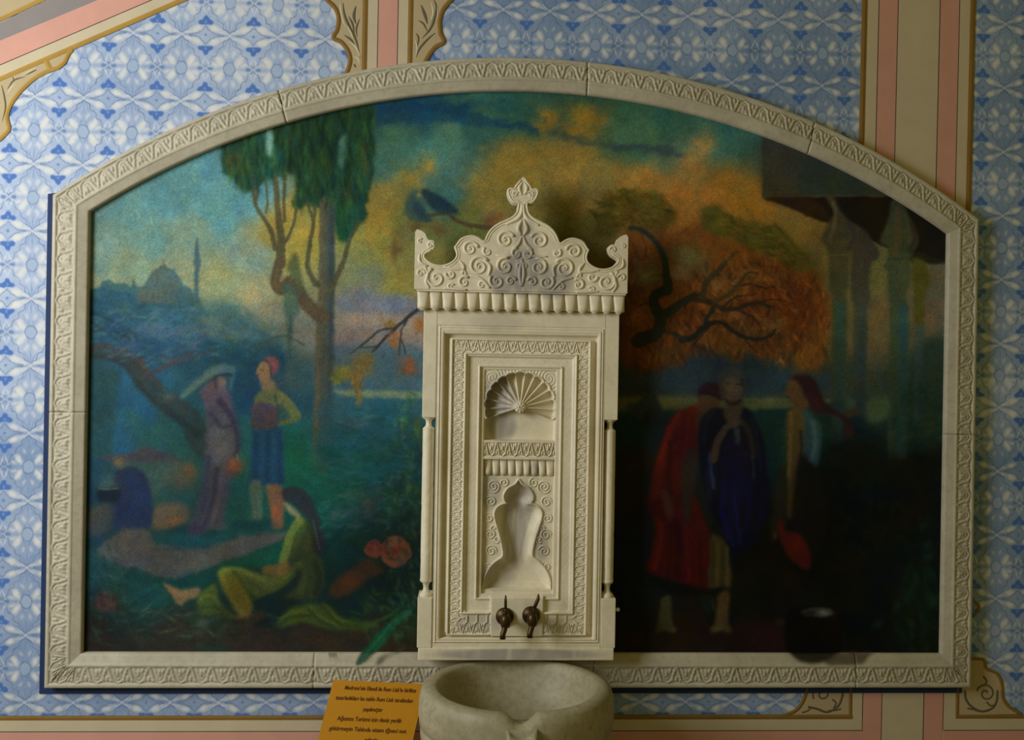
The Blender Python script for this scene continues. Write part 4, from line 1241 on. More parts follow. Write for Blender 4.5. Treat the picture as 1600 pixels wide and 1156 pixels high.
# --- woman in the dark blue cloak with a pale scarf
poly(zG((470, 470), (430, 500), (400, 560), (400, 700), (430, 906)) + zH((440, 160), (500, 260), (560, 380), (640, 340), (720, 200), (735, 60)) + zG((720, 760), (700, 620), (660, 520), (620, 470), (560, 480)), (14, 15, 26), 2.5, .95, (8, 8, 26))
poly(zG((520, 620), (600, 640), (640, 760), (620, 906)) + zH((600, 150), (540, 330), (510, 260), (500, 60)), (20, 18, 58), 4, .7, (14, 14, 66))
poly(zG((430, 700), (470, 690), (480, 906)) + zH((470, 60), (440, 160), (430, 60)), (26, 38, 70), 3, .7)
for pts, w, c in [(((515, 60), (510, 200), (560, 330)), 8, (16, 18, 84)), (((640, 40), (630, 180), (600, 280)), 8, (14, 14, 60)), (((700, 80), (690, 220)), 6, (10, 12, 44))]:
    line(zH(*pts), w, c, 3.5, .75)
poly(zG((515, 345), (560, 325), (602, 345), (606, 400), (588, 440), (560, 455), (530, 435), (515, 400)), (96, 78, 58), 1.5, .95)
poly(zG((486, 345), (500, 300), (545, 276), (595, 288), (612, 330), (604, 350), (560, 322), (520, 338), (505, 370)), (72, 66, 58), 2.2, .8)
poly(zG((490, 350), (512, 345), (520, 420), (505, 430)), (66, 60, 52), 2, .8)
poly(zG((588, 410), (606, 400), (600, 455), (586, 460)), (58, 56, 48), 2, .5)
line(zG((526, 362), (545, 360)), 2.5, (40, 30, 24), 1, .8)
line(zG((572, 360), (592, 362)), 2.5, (40, 30, 24), 1, .8)
line(zG((560, 365), (564, 395), (556, 402)), 1.6, (70, 54, 38), 1, .8)
line(zG((550, 420), (572, 420)), 2.2, (84, 40, 32), 1, .8)
blob(*zG((600, 352))[0], 3.5, 9, (44, 36, 32), .8)
poly(zG((530, 445), (585, 445), (600, 490), (570, 560), (530, 540), (510, 480)), (80, 66, 46), 2, .92)
line(zG((575, 545), (530, 565), (485, 630), (464, 715)), (8, 13), (88, 72, 50), 2.2, .9)
line(zG((585, 530), (620, 560), (648, 640), (655, 700)), (10, 8), (48, 42, 36), 2.5, .8)
blob(*zG((575, 540))[0], 8, 7, (98, 78, 54), .8)
line(zG((528, 436), (545, 452), (568, 456), (588, 440)), 5, (34, 26, 20), 2, .8)
blob(*zG((555, 385))[0], 9, 12, (124, 94, 66), .6)
poly(zG((560, 575), (586, 570), (590, 640), (575, 640)), (72, 80, 82), 2, .85)
line(zG((445, 690), (460, 800), (470, 850)), 5, (54, 72, 88), 2, .8)
line(zG((650, 700), (658, 800)), 4, (50, 62, 70), 2, .6)
line(zG((520, 660), (620, 690)), 6, (34, 26, 22), 2.5, .7)
poly(zH((455, 290), (500, 300), (540, 380), (548, 540), (500, 530), (442, 530), (448, 400)), (84, 70, 24), 2, .93, (72, 62, 22))
for k in range(4):
    line(zH((465 + 22 * k, 320 + 10 * k), (460 + 24 * k, 525)), 4, [(54, 44, 14), (100, 86, 34)][k % 2], 1.8, .7)
poly(zH((200, 490), (440, 545), (540, 540), (545, 570), (300, 570), (190, 520)), (8, 8, 6), 3, .8)
poly(zH((222, 588), (262, 580), (268, 680), (286, 750), (240, 738), (196, 750), (205, 680)), (76, 76, 36), 2, .92)
poly(zH((492, 568), (540, 560), (535, 680), (546, 752), (500, 740), (458, 750), (475, 690)), (94, 72, 34), 2, .92)
poly(zH((195, 722), (284, 722), (286, 750), (240, 736), (196, 752)), (98, 96, 40), 1.5, .7)
poly(zH((460, 722), (540, 722), (546, 752), (500, 738), (458, 752)), (98, 90, 36), 1.5, .7)
poly(zH((410, 570), (470, 580), (470, 640), (420, 650)), (18, 34, 26), 3, .7)
# --- woman in profile with a long dark headscarf
poly(zG((870, 500), (905, 480), (940, 520), (975, 580), (960, 740), (920, 740), (880, 690), (870, 600)), (54, 78, 72), 2.5, .93, (40, 64, 66))
poly(zG((805, 540), (830, 480), (880, 480), (895, 560), (885, 680), (860, 800), (845, 906)) + zH((838, 200), (808, 205)) + zG((810, 906), (812, 760)), (92, 72, 28), 2, .95, (64, 52, 26))
line(zG((880, 580), (878, 680), (862, 780)), 4, (30, 32, 22), 2, .8)
poly(zG((780, 600), (808, 570), (812, 720), (790, 740)), (32, 56, 34), 3, .8)
poly(zG((880, 690), (940, 740), (980, 800), (1000, 906)) + zH((980, 300), (930, 420), (880, 330), (840, 240), (845, 60)), (14, 13, 8), 4, .9)
poly(zG((780, 730), (812, 760), (810, 906)) + zH((800, 240), (740, 300), (750, 100)), (34, 34, 18), 4, .8)
poly(zG((806, 395), (820, 350), (850, 330), (880, 370), (900, 430), (905, 480), (860, 478), (838, 450), (820, 432), (824, 420), (805, 410)), (96, 62, 30), 1.8, .95)
poly(zG((832, 335), (862, 314), (910, 320), (945, 345), (970, 400), (1000, 460), (1050, 490), (1095, 510), (1120, 545), (1128, 590), (1100, 600), (1075, 585), (1095, 560), (1060, 520), (1000, 498), (950, 492), (915, 450), (885, 390), (860, 345)), (42, 20, 20), 2, .95)
poly(zG((905, 400), (950, 420), (985, 480), (950, 486), (920, 450)), (58, 24, 30), 3, .8)
poly(zG((1080, 490), (1120, 475), (1160, 488), (1150, 510), (1100, 512)), (62, 40, 20), 2, .85)
poly(zG((1078, 560), (1120, 560), (1125, 600), (1095, 608)), (44, 28, 20), 2, .8)
line(zG((812, 420), (825, 424)), 2, (46, 30, 20), 1, .7)
poly(zH((765, 215), (800, 230), (805, 262), (860, 280), (905, 330), (930, 400), (915, 450), (860, 430), (815, 380), (780, 310), (770, 260)), (82, 18, 12), 2, .93)
blob(*zH((850, 330))[0], 12, 16, (100, 26, 16), .6, -40)
blob(*zH((755, 290))[0], 4, 7, (84, 56, 30), .8)
poly(zH((740, 440), (880, 470), (960, 520), (960, 640), (760, 660)), (15, 14, 8), 6, .7)
poly(zH((755, 690), (800, 685), (810, 715), (770, 715)), (44, 26, 16), 2.5, .8)
poly(zH((560, 700), (700, 700), (800, 760), (790, 835), (560, 835)), (40, 14, 10), 6, .7)
poly(zH((20, 680), (200, 700), (300, 770), (500, 800), (500, 835), (20, 838)), (34, 26, 12), 6, .6)
dabs((1080, 1000, 100, 14), 60, 9, [(44, 24, 12), (30, 24, 10), (36, 14, 8)], .5, 0, 30, .4, 28)
# --- black pot standing on the painted ledge, running over the frame with its brown cast shade
poly(zH((1010, 846), (1210, 842), (1195, 868), (1160, 900), (1000, 900)), (62, 44, 18), 2.5, .85, spill=True)
poly(zH((815, 650), (860, 632), (1030, 630), (1068, 660), (1078, 760), (1070, 830), (1020, 880), (940, 898), (870, 884), (818, 836), (800, 760)), (6, 5, 4), 1.6, .97, spill=True)
blob(*zH((955, 652))[0], 25, 7.5, (58, 58, 46), .8, hard=1)
blob(*zH((985, 655))[0], 12, 5, (120, 120, 96), .8)
blob(*zH((920, 660))[0], 12, 5, (14, 14, 12), .7)

for pts, w, c in [(((300, 500), (250, 600), (215, 720)), 7, (150, 48, 26)), (((350, 520), (340, 600), (330, 680)), 5, (128, 34, 20)), (((640, 520), (670, 620), (690, 760)), 5, (28, 34, 60)), (((470, 480), (430, 540), (420, 640)), 6, (30, 38, 52)),
                  (((830, 500), (828, 640), (822, 800)), 5, (126, 100, 44)), (((930, 540), (945, 640), (930, 720)), 7, (76, 110, 104))]:
    line(zG(*pts), w, c, 3, .55)
for pts, w, c in [(((220, 230), (215, 340), (190, 450)), 6, (130, 26, 16)), (((330, 240), (345, 380), (350, 500)), 5, (110, 18, 14)), (((260, 240), (262, 380), (250, 490)), 5, (36, 6, 6)), (((400, 320), (405, 440), (410, 530)), 4, (40, 6, 6)), (((560, 60), (575, 200), (590, 320)), 5, (24, 26, 96)), (((460, 600), (470, 640)), 3, (70, 66, 40))]:
    line(zH(*pts), w, c, 2.5, .6)

# --- feathery strokes over the foliage
dabs(folP, 520, 11, [(10, 34, 20), (40, 92, 50), (30, 84, 78), (16, 44, 26), (54, 84, 36), (12, 50, 46)], .75, 88, 18, .2, 40)
orP = [(975, 400), (1010, 440), (1060, 450), (1120, 400), (1200, 400), (1270, 430), (1298, 480), (1292, 560), (1250, 572), (1180, 556), (1100, 556), (1040, 572), (985, 578), (970, 470)]
dabs(orP, 520, 8, [(64, 32, 8), (76, 40, 10), (150, 84, 26), (138, 70, 20), (52, 30, 10), (164, 104, 40)], .75, 82, 40, .22, 41)
dabs((1160, 470, 90, 50), 160, 6, [(168, 116, 52), (150, 96, 36), (60, 34, 12)], .7, 30, 50, .22, 42)
dabs((985, 325, 62, 30), 160, 7, [(48, 42, 10), (104, 92, 34), (66, 56, 14), (90, 60, 18)], .7, 20, 40, .25, 43)
dabs(zE((400, 510), (560, 530), (770, 585), (945, 772), (800, 770), (560, 650)), 180, 7, [(48, 50, 12), (100, 100, 34), (64, 62, 14), (92, 66, 18)], .7, 25, 30, .25, 44)
for pts, w in [(((500, 215), (420, 255), (330, 300)), (3, 2)), (((700, 290), (760, 230), (850, 190), (960, 180)), (4, 1.5)), (((790, 295), (880, 330), (960, 400), (990, 470)), (4, 1.5)), (((610, 400), (560, 470), (480, 560)), (4, 1.5)),
               (((860, 500), (900, 560), (960, 610)), (3, 1.5)), (((290, 60), (220, 40), (150, 60)), (4, 1.5)), (((200, 270), (120, 250), (60, 290)), (4, 1.5)), (((810, 120), (900, 110), (1000, 140), (1080, 130)), (4, 1.5)), (((960, 250), (1060, 220), (1180, 240)), (3, 1.2))]:
    line(zF(*pts), w, (44, 34, 20), .9, .85)
for x, y, rx, ry, c in [(1012, 432, 20, 16, (104, 112, 84)), (1072, 402, 24, 13, (112, 112, 68)), (1062, 424, 18, 10, (140, 118, 76)), (1118, 446, 15, 8, (156, 116, 60)), (1160, 430, 14, 8, (150, 112, 44)), (1196, 438, 13, 7, (148, 110, 40)), (1150, 492, 18, 5, (140, 92, 44)), (1212, 506, 14, 8, (120, 98, 44)), (995, 490, 12, 18, (150, 92, 40))]:
    blob(x, y, rx, ry, c, .8, wob=8)
for pts, w, c in [
        (((80, 530), (150, 500), (215, 470), (240, 410), (235, 340), (200, 270), (195, 205), (250, 165), (300, 150), (290, 60), (285, 0)), (22, 10), (34, 42, 36)),
        (((235, 400), (270, 340), (360, 275), (480, 205), (520, 195)), (16, 10), (36, 42, 34)), (((500, 215), (620, 245), (700, 290), (790, 295), (880, 262), (960, 250), (1060, 275)), (9, 4), (50, 40, 26)),
        (((650, 260), (600, 330), (575, 390)), (8, 6), (44, 44, 28)), (((545, 200), (575, 110), (640, 40), (720, -40)), (10, 6), (62, 54, 32)), (((640, 235), (740, 195), (810, 120), (850, 60), (900, 25), (960, 35)), (8, 3), (66, 56, 32)),
        (((400, 515), (480, 505), (545, 440), (610, 400), (690, 392), (770, 450), (860, 500), (960, 520), (1050, 490), (1090, 440)), (10, 3), (34, 34, 26)), (((270, 460), (350, 480), (420, 515)), 6, (48, 50, 38))]:
    line(zF(*pts), w, c, 1.2, .92)
line(zE((245, 890), (240, 780), (215, 690), (170, 630), (110, 592), (70, 590)), (11, 5), (40, 48, 38), 1.4, .92)
poly(zA((862, 135), (888, 128), (890, 240), (872, 250), (860, 200)), (108, 160, 152), 2, .85)
poly(zA((1212, 180), (1236, 155), (1234, 230), (1224, 300), (1210, 285)), (84, 136, 138), 3, .7)
dabs((632, 800, 30, 170), 260, 7, [(64, 112, 74), (40, 84, 70), (90, 120, 58), (30, 66, 54), (76, 104, 104), (24, 50, 40)], .65, 70, 70, .32, 45)
dabs((600, 960, 50, 44), 110, 8, [(44, 84, 44), (24, 54, 36), (64, 96, 50)], .6, 50, 60, .28, 46)
dabs((560, 800, 60, 30), 90, 8, [(44, 110, 100), (28, 84, 80), (110, 120, 108)], .5, -15, 40, .25, 47)
dabs((570, 700, 80, 60), 160, 10, [(34, 100, 84), (18, 66, 60), (52, 100, 110), (26, 84, 92)], .5, 0, 18, .18, 48)
dabs((250, 520, 120, 50), 190, 9, [(66, 112, 128), (28, 70, 96), (84, 112, 122), (30, 84, 84)], .55, -12, 30, .22, 49)
dabs((170, 930, 40, 80), 110, 8, [(40, 84, 70), (18, 44, 40), (64, 84, 66)], .5, 40, 60, .25, 50)
dabs((300, 970, 150, 26), 120, 8, [(74, 66, 48), (36, 56, 44), (30, 28, 22), (88, 92, 70)], .5, 0, 40, .28, 51)

# --- overall toning: the colour notes above were read too bright in the shaded and warm passages
tone = [(335, 260, 1.18, 1.05, .97), (190, 350, 1.15, 1.04, .98), (420, 300, 1.15, 1.05, 1.0), (250, 420, 1.08, 1.03, 1.0), (350, 440, 1.06, 1.02, 1.0), (455, 400, 1.0, 1.0, 1.0), (550, 380, .95, .98, 1.0), (560, 450, 1.0, 1.0, 1.0),
        (570, 500, .95, .97, 1.0), (680, 240, 1.0, 1.0, .95), (1000, 210, .9, .92, .85), (1110, 220, .95, .95, .9), (235, 520, 1.15, 1.0, 1.0), (620, 295, .8, .88, .92), (670, 175, 1.1, .97, .8), (510, 220, .8, .75, .6), (560, 720, .75, .8, .82), (412, 705, .75, .87, .77),
        (420, 610, .82, .8, .95), (342, 692, .66, .75, .68), (342, 780, .62, .7, .66), (250, 870, .68, .76, .76), (230, 930, .95, 1.05, 1.1), (160, 900, .95, 1.05, 1.1), (470, 800, .85, .98, .98), (440, 840, .8, .95, .95), (320, 905, .85, 1.0, 1.0), (410, 850, .8, .85, .85), (300, 990, .85, .9, .9), (372, 920, .53, .54, .45), (470, 860, .55, .56, .55), (617, 860, .43, .44, .42), (582, 857, .43, .44, .42),
        (545, 905, .52, .55, .55), (515, 540, .86, .86, .88), (915, 182, .73, .75, .7), (800, 260, .78, .82, .75), (1145, 290, .8, .76, .6), (1240, 470, .62, .52, .42), (1060, 480, .62, .56, .5), (1000, 540, .6, .52, .45),
        (1230, 255, .82, .75, .78), (1060, 605, .72, .72, .62), (1210, 610, .7, .72, .66), (1458, 485, .86, .95, .9), (1330, 480, .8, .85, .8), (1150, 595, .46, .48, .48), (1065, 660, .44, .34, .38), (1150, 680, .45, .45, .45),
        (1240, 665, .6, .6, .6), (1060, 800, .45, .38, .4), (1130, 860, .5, .5, .45), (1110, 980, .5, .5, .45), (1240, 870, .5, .4, .4), (1400, 900, .8, .8, .8), (1280, 985, .6, .6, .6), (165, 941, .6, .6, .62),
        (400, 1000, .62, .66, .66), (190, 650, .9, .92, .92), (200, 770, .75, .8, .8), (600, 420, .85, .9, .9), (610, 1000, .62, .66, .62), (1420, 660, .7, .75, .7), (600, 590, .85, .9, .9)]
tn = np.array(tone, np.float32)
gx, gy = XX[::st, ::st], YY[::st, ::st]
Wt = ((gx[..., None] - tn[:, 0]) ** 2 + (gy[..., None] - tn[:, 1]) ** 2 + 350.0) ** -1.5
coarse = (Wt @ tn[:, 2:]) / Wt.sum(-1, keepdims=True)
K *= ((coarse[iy, ix] * (1 - tx) + coarse[iy, ix + 1] * tx) * (1 - ty) + (coarse[iy + 1, ix] * (1 - tx) + coarse[iy + 1, ix + 1] * tx) * ty)

# --- soften the drawing a little, as the old paint surface does
wx = np.clip((XX - CX0 + (N3 - 0.5) * 3.5).astype(int), 0, CW - 1)
wy = np.clip((YY - CY0 + (N4 - 0.5) * 3.5).astype(int), 0, CH - 1)
K[:] = K[wy, wx]
soft_ = np.stack([_blur(K[..., c], 1) for c in range(3)], -1)
K[:] = 0.7 * K + 0.3 * soft_

# --- canvas grain and brush texture
mm = vnoise(22, 33, 3) - 0.5
K *= (1 + 0.22 * mm)[..., None]
K += ((vnoise(16, 34, 2) - 0.5) * 0.16)[..., None] * K * np.array([1, 0, -1], np.float32)
K *= (1 + 0.34 * (rs.rand(CH, CW).astype(np.float32) - 0.5))[..., None]
K *= (1 + 0.10 * (N3 - 0.5) + 0.10 * (vnoise(5, 9, 2) - 0.5))[..., None]
K += (vnoise(34, 21, 3) - 0.5)[..., None] * np.array([10, 4, -8], np.float32)
K[:] = np.clip(K, 1, 255)

# ------------------------------------------------------------------ from photo colours to paint colours
# light reaching the wall (measured on a plain grey wall in this scene): quadratic in x and y of log radiance
LIGHT_FIT = [[-0.6378, -0.663, -0.8217], [-0.7738, -0.8205, -1.001], [-0.1291, -0.1311, -0.1387], [0.1127, 0.1029, 0.0471], [0.1441, 0.1505, 0.1742], [-0.1097, -0.114, -0.1286], [0.0779, 0.0834, 0.0982], [-0.0921, -0.092, -0.0834], [0.0608, 0.0623, 0.07], [0.0255, 0.0278, 0.0304]]


def illum(x, y):
    if LIGHT_FIT is None:
        return np.full(x.shape + (3,), 0.5)
    u_, v_ = (x - 800) / 800.0, (y - 578) / 578.0
    B = np.stack([np.ones_like(u_), u_, v_, u_ * u_, u_ * v_, v_ * v_, u_ ** 3, u_ * u_ * v_, u_ * v_ * v_, v_ ** 3], -1)
    return np.exp(B @ np.array(LIGHT_FIT))


def canvas_sample(x, y):
    fx_, fy_ = np.clip(x - CX0, 0, CW - 1.001), np.clip(y - CY0, 0, CH - 1.001)
    jx, jy = fx_.astype(int), fy_.astype(int)
    ax, ay = (fx_ - jx)[..., None], (fy_ - jy)[..., None]
    S = np.concatenate([K, SPILL[..., None] * 255], -1)
    o = ((S[jy, jx] * (1 - ax) + S[jy, jx + 1] * ax) * (1 - ay)
         + (S[jy + 1, jx] * (1 - ax) + S[jy + 1, jx + 1] * ax) * ay)
    col = lin(o[..., :3]) / illum(x, y)
    return np.clip(col, 0.0015, 0.9), o[..., 3] / 255.0


# ------------------------------------------------------------------ mural
YM = -0.010
step = 0.0034
gx_ = np.arange(FI['x0'] - 0.02, FI['x1'] + 0.02, step)
gz_ = np.arange(FI['zb'] - 0.02, FI['zp'] + 0.02, step)
GX, GZ = np.meshgrid(gx_, gz_)
V = np.stack([GX, np.full_like(GX, YM), GZ], -1).reshape(-1, 3)
Fq = grid_faces(*GX.shape)
cxm, hwm = (FI['x0'] + FI['x1']) / 2, (FI['x1'] - FI['x0']) / 2
rise = FI['zp'] - FI['zs']
Rm = (hwm ** 2 + rise ** 2) / (2 * rise) + 0.012
fcx = (GX[:-1, :-1] + step / 2 - cxm)
fcz = GZ[:-1, :-1] + step / 2
keep = fcz < (FI['zp'] - (Rm - 0.012)) + np.sqrt(np.maximum(Rm ** 2 - fcx ** 2, 0))
V, Fq, _ = compact(V, Fq[keep].reshape(-1, 4))
me = raw_mesh('mural_painting', V, Fq, smooth=False)
px_, py_ = project(V.astype(float))
col, _ = canvas_sample(px_, py_)
set_color(me, 'paint', np.concatenate([col, np.ones((len(col), 1))], 1))
m, t, b = new_mat('oil_paint_on_canvas', 0.62, 0.12)
a = t.nodes.new('ShaderNodeAttribute')
a.attribute_name = 'paint'
t.links.new(a.outputs['Color'], b.inputs['Base Color'])
bump(t, b, noise(t, 260.0, 3, vec=world_pos(t)), 0.12, 0.002)
mural = link('mural_painting', me, m)
tag(mural, 'large painted landscape with women, trees, mosque and kiosk inside the arched marble frame', 'painting')

# ------------------------------------------------------------------ carved marble frame, block by block
FY0 = -0.006


def palmette(s, q):
    """carved relief 0..1; s in motif lengths along the band, q 0 (inner) .. 1 (outer)"""
    p = (s + 0.5) % 1.0 - 0.5
    ap = np.abs(p)
    r = np.zeros_like(p)

    def ridge(d, w):
        return np.clip(1 - (d / w) ** 2, 0, 1)
    arch = 0.46 * np.clip(1 - q, 0, 1) ** 0.5 - 0.05 * np.sin(np.pi * np.clip(q, 0, 1) * 2) * (q > 0.5)
    r = np.maximum(r, ridge(ap - arch, 0.06))
    arch2 = 0.27 * np.clip(0.78 - q, 0, 1) ** 0.5
    r = np.maximum(r, 0.6 * ridge(ap - arch2, 0.045) * (q < 0.8))
    r = np.maximum(r, 0.95 * np.clip(1.25 - np.hypot(p / 0.085, (q - 0.36) / 0.26) ** 2, 0, 1))
    r = np.maximum(r, 0.8 * np.clip(1.2 - np.hypot((ap - 0.17 + 0.25 * (q - 0.22)) / 0.07, (q - 0.22) / 0.17) ** 2, 0, 1))
    # leaf between two arches, pointing inward
    bp = 0.5 - ap
    r = np.maximum(r, 0.9 * np.clip(1.25 - np.hypot(bp / 0.08, (q - 0.72) / 0.2) ** 2, 0, 1))
    r = np.maximum(r, 0.75 * np.clip(1.2 - np.hypot((bp - 0.17 - 0.2 * (q - 0.8)) / 0.06, (q - 0.84) / 0.12) ** 2, 0, 1))
    return r


def frame_profile(w, s, carve=1.0):
    """w 0 outer .. 1 inner edge; returns height in front of the wall"""
    h = np.interp(w, [0, 0.008, 0.02, 0.10, 0.125, 0.15, 0.60, 0.62, 0.66, 0.70, 0.72, 0.74, 0.995, 1.0],
                  [0.0, 0.036, 0.040, 0.042, 0.041, 0.036, 0.036, 0.040, 0.042, 0.041, 0.038, 0.037, 0.026, 0.004])
    q = (0.605 - w) / (0.605 - 0.155)
    inb = (q > 0) & (q < 1)
    h = h + np.where(inb, 0.0062 * palmette(s, np.clip(q, 0, 1)) * carve, 0)
    return h


root_f = thing('marble_surround', (0.048, FY0, FO['zb']), 'wide carved marble frame with arched top around the painted landscape', 'frame')


def block(P0, P1, S_, motif, ends):
    """one block: P0 outer and P1 inner points per station, S_ length along the rail"""
    w = np.concatenate([[0, 0.008, 0.02, 0.06], np.linspace(0.1, 0.74, 34), [0.8, 0.87, 0.94, 0.995, 1.0]])
    P = P0[:, None] * (1 - w)[None, :, None] + P1[:, None] * w[None, :, None]
    # corners are mitred: stations beyond the inner corner slide along the mitre (P1 is already clipped)
    Hh = frame_profile(np.repeat(w[None], len(S_), 0), np.repeat((S_ / motif)[:, None], len(w), 1))
    for k, e in ((0, ends[0]), (-1, ends[1])):
        if e:
            Hh[k] = np.maximum(Hh[k] - 0.004, 0)
    Vv = np.stack([P[..., 0], FY0 - Hh, P[..., 1]], -1).reshape(-1, 3)
    me_ = raw_mesh('marble_block', Vv, grid_faces(len(S_), len(w)).reshape(-1, 4))
    x_, y_ = project(Vv.astype(float))
    c_, sp = canvas_sample(x_, y_)
    set_color(me_, 'paint', np.concatenate([c_, sp[:, None]], 1))
    part('marble_block', me_, M['frame'], root_f)


def stations(a, b, cuts, st=0.0042):
    for c0, c1 in zip(cuts, cuts[1:]):
        g0, g1 = (0.0004 if c0 > 0 else 0), (0.0004 if c1 < 1 else 0)
        q0, q1 = a + (b - a) * c0, a + (b - a) * c1
        sg = 1 if b > a else -1
        n = int(abs(q1 - q0) / st) + 2
        yield np.linspace(q0 + sg * g0, q1 - sg * g1, n), (c0 > 0, c1 < 1)


def rail_straight(axis, a, b, fixed_o, fixed_i, ia, ib, cuts, motif):
    for q, ends in stations(a, b, cuts):
        qi = np.clip(q, min(ia, ib), max(ia, ib))
        o_ = np.full_like(q, fixed_o)
        i_ = np.full_like(q, fixed_i)
        if axis == 'x':
            block(np.stack([q, o_], 1), np.stack([qi, i_], 1), q, motif, ends)
        else:
            block(np.stack([o_, q], 1), np.stack([i_, qi], 1), q, motif, ends)


def circ(d):
    hw = (d['x1'] - d['x0']) / 2
    rise_ = d['zp'] - d['zs']
    R = (hw * hw + rise_ * rise_) / (2 * rise_)
    return (d['x0'] + d['x1']) / 2, d['zp'] - R, R, math.asin(hw / R)


def rail_arch(cuts, motif):
    cx, cz, R, A = circ(FO)
    cx2, cz2, R2, A2 = circ(FI)
    for th_, ends in stations(-A, A, cuts, 0.0042 / R):
        ti = np.clip(th_ * 1.005, -A2, A2)
        block(np.stack([cx + R * np.sin(th_), cz + R * np.cos(th_)], 1), np.stack([cx2 + R2 * np.sin(ti), cz2 + R2 * np.cos(ti)], 1), th_ * R, motif, ends)


MOT = 0.0775
rail_arch([0, 0.245, 0.558, 0.80, 1], MOT)
rail_straight('z', FO['zb'], FO['zs'], FO['x0'], FI['x0'], FI['zb'], FI['zs'], [0, 0.56, 1], MOT)
rail_straight('z', FO['zs'], FO['zb'], FO['x1'], FI['x1'], FI['zs'], FI['zb'], [0, 0.46, 1], MOT)
rail_straight('x', FO['x1'], FO['x0'], FO['zb'], FI['zb'], FI['x1'], FI['x0'], [0, 0.13, 0.42, 0.72, 1], MOT)

# ------------------------------------------------------------------ marble wall fountain
YBK = -0.0112                                # back of the slab, just off the painting
YF = -0.125                                  # front plane of the slab
FC = at(814, 600, YF)
_depth = (np.array(FC) - CAM) @ DIR
KF = _depth / F_PX                           # metres per photo pixel on that plane


def fw(lx, y, h=0.0):
    """fountain drawing coordinates (pixels right of the centre line, photo row at the centre) -> world"""
    return Vector((FC.x + lx * KF, YF - h, FC.z - (y - 600) * KF))


def unroll(x, y):
    return x + 0.0173 * (y - 600) - 814, y - 0.0173 * (x - 814)


def stn(lx, y, rx, ry, k):
    p = fw(lx, y)
    return (p.x, p.z, rx * KF, ry * KF, k)


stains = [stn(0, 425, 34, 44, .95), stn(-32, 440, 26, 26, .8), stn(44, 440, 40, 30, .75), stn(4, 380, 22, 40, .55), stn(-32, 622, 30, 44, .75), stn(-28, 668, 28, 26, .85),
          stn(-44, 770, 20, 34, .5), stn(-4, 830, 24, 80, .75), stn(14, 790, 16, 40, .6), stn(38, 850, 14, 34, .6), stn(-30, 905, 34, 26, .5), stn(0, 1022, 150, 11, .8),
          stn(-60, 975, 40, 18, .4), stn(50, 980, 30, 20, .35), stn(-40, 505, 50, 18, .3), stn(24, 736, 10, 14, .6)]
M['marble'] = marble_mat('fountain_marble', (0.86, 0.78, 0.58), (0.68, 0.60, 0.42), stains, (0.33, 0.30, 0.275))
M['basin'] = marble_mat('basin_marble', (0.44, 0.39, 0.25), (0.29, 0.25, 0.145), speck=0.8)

root_w = thing('wall_fountain', (FC.x, YBK, fw(0, 1031).z), 'tall carved marble wall fountain slab with scrolled crest and shell niche', 'fountain')


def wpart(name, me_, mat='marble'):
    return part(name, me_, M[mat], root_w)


def rect_d(hw, yt, yb):
    return np.minimum(np.minimum(hw - np.abs(LX), LY - yt), yb - LY)


sp_ = 0.85
LX, LY = np.meshgrid(np.arange(-132, 132.01, sp_), np.arange(486, 1013.01, sp_))
H = np.zeros_like(LX)
R_ = np.zeros(LX.shape, int)                  # which part a point belongs to


def sm(d, w=1.2):
    return np.clip(d / w, 0, 1)


# outer moulding
d1 = rect_d(131, 510, 1006)
ins = d1 > 0
H[ins] = (-0.005 * (d1 < 1.6) + 0.003 * np.sin(np.clip(d1 / 11, 0, 1) * np.pi) - 0.004 * ((d1 > 4.5) & (d1 < 6)))[ins]
R_[ins] = 1
d2 = rect_d(120.5, 523, 998)
ins = d2 > 0
H[ins] = np.interp(d2, [0, 1.2, 5, 9.5, 10.5], [0.0, -0.026, -0.024, -0.013, -0.006])[ins]
d3 = rect_d(110, 530, 994)
ins = d3 > 0
H[ins] = np.interp(d3, [0, 0.6, 2.6, 3.4], [-0.006, -0.004, -0.004, -0.011])[ins]
# carved border
db = rect_d(106.5, 533, 991)
ins = db > 0
mot = 15.5
qx = np.clip(db / 17.5, 0, 1)
side = (106.5 - np.abs(LX)) < np.minimum(LY - 533, 991 - LY)
along = np.where(side, (LY - 533) / mot, LX / mot)
H[ins] = (-0.012 + 0.0052 * palmette(along, qx))[ins]
R_[ins] = 2
# inner mouldings
d4 = rect_d(89, 551.5, 961)
ins = d4 > 0
H[ins] = np.interp(d4, [0, 0.8, 3, 3.6, 6, 6.6, 8], [-0.012, -0.005, -0.005, -0.010, -0.010, -0.018, -0.020])[ins]
R_[ins] = 3
d5 = rect_d(81, 560, 957)
ins = d5 > 0
zig = 0.0008 * palmette(np.where((81 - np.abs(LX)) < (LY - 560), LY / 12, LX / 12), np.clip(d5 / 12, 0, 1))
H[ins] = (-0.020 + zig)[ins]
d6 = rect_d(66.5, 571, 939)
ins = d6 > 0
H[ins] = np.interp(d6, [0, 0.8, 2.6, 3.4], [-0.020, -0.014, -0.014, -0.023])[ins]
d7 = rect_d(62, 575, 935)
ins = d7 > 0
H[ins] = np.interp(d7, [0, 5.2, 6.2], [-0.023, -0.023, -0.029])[ins]
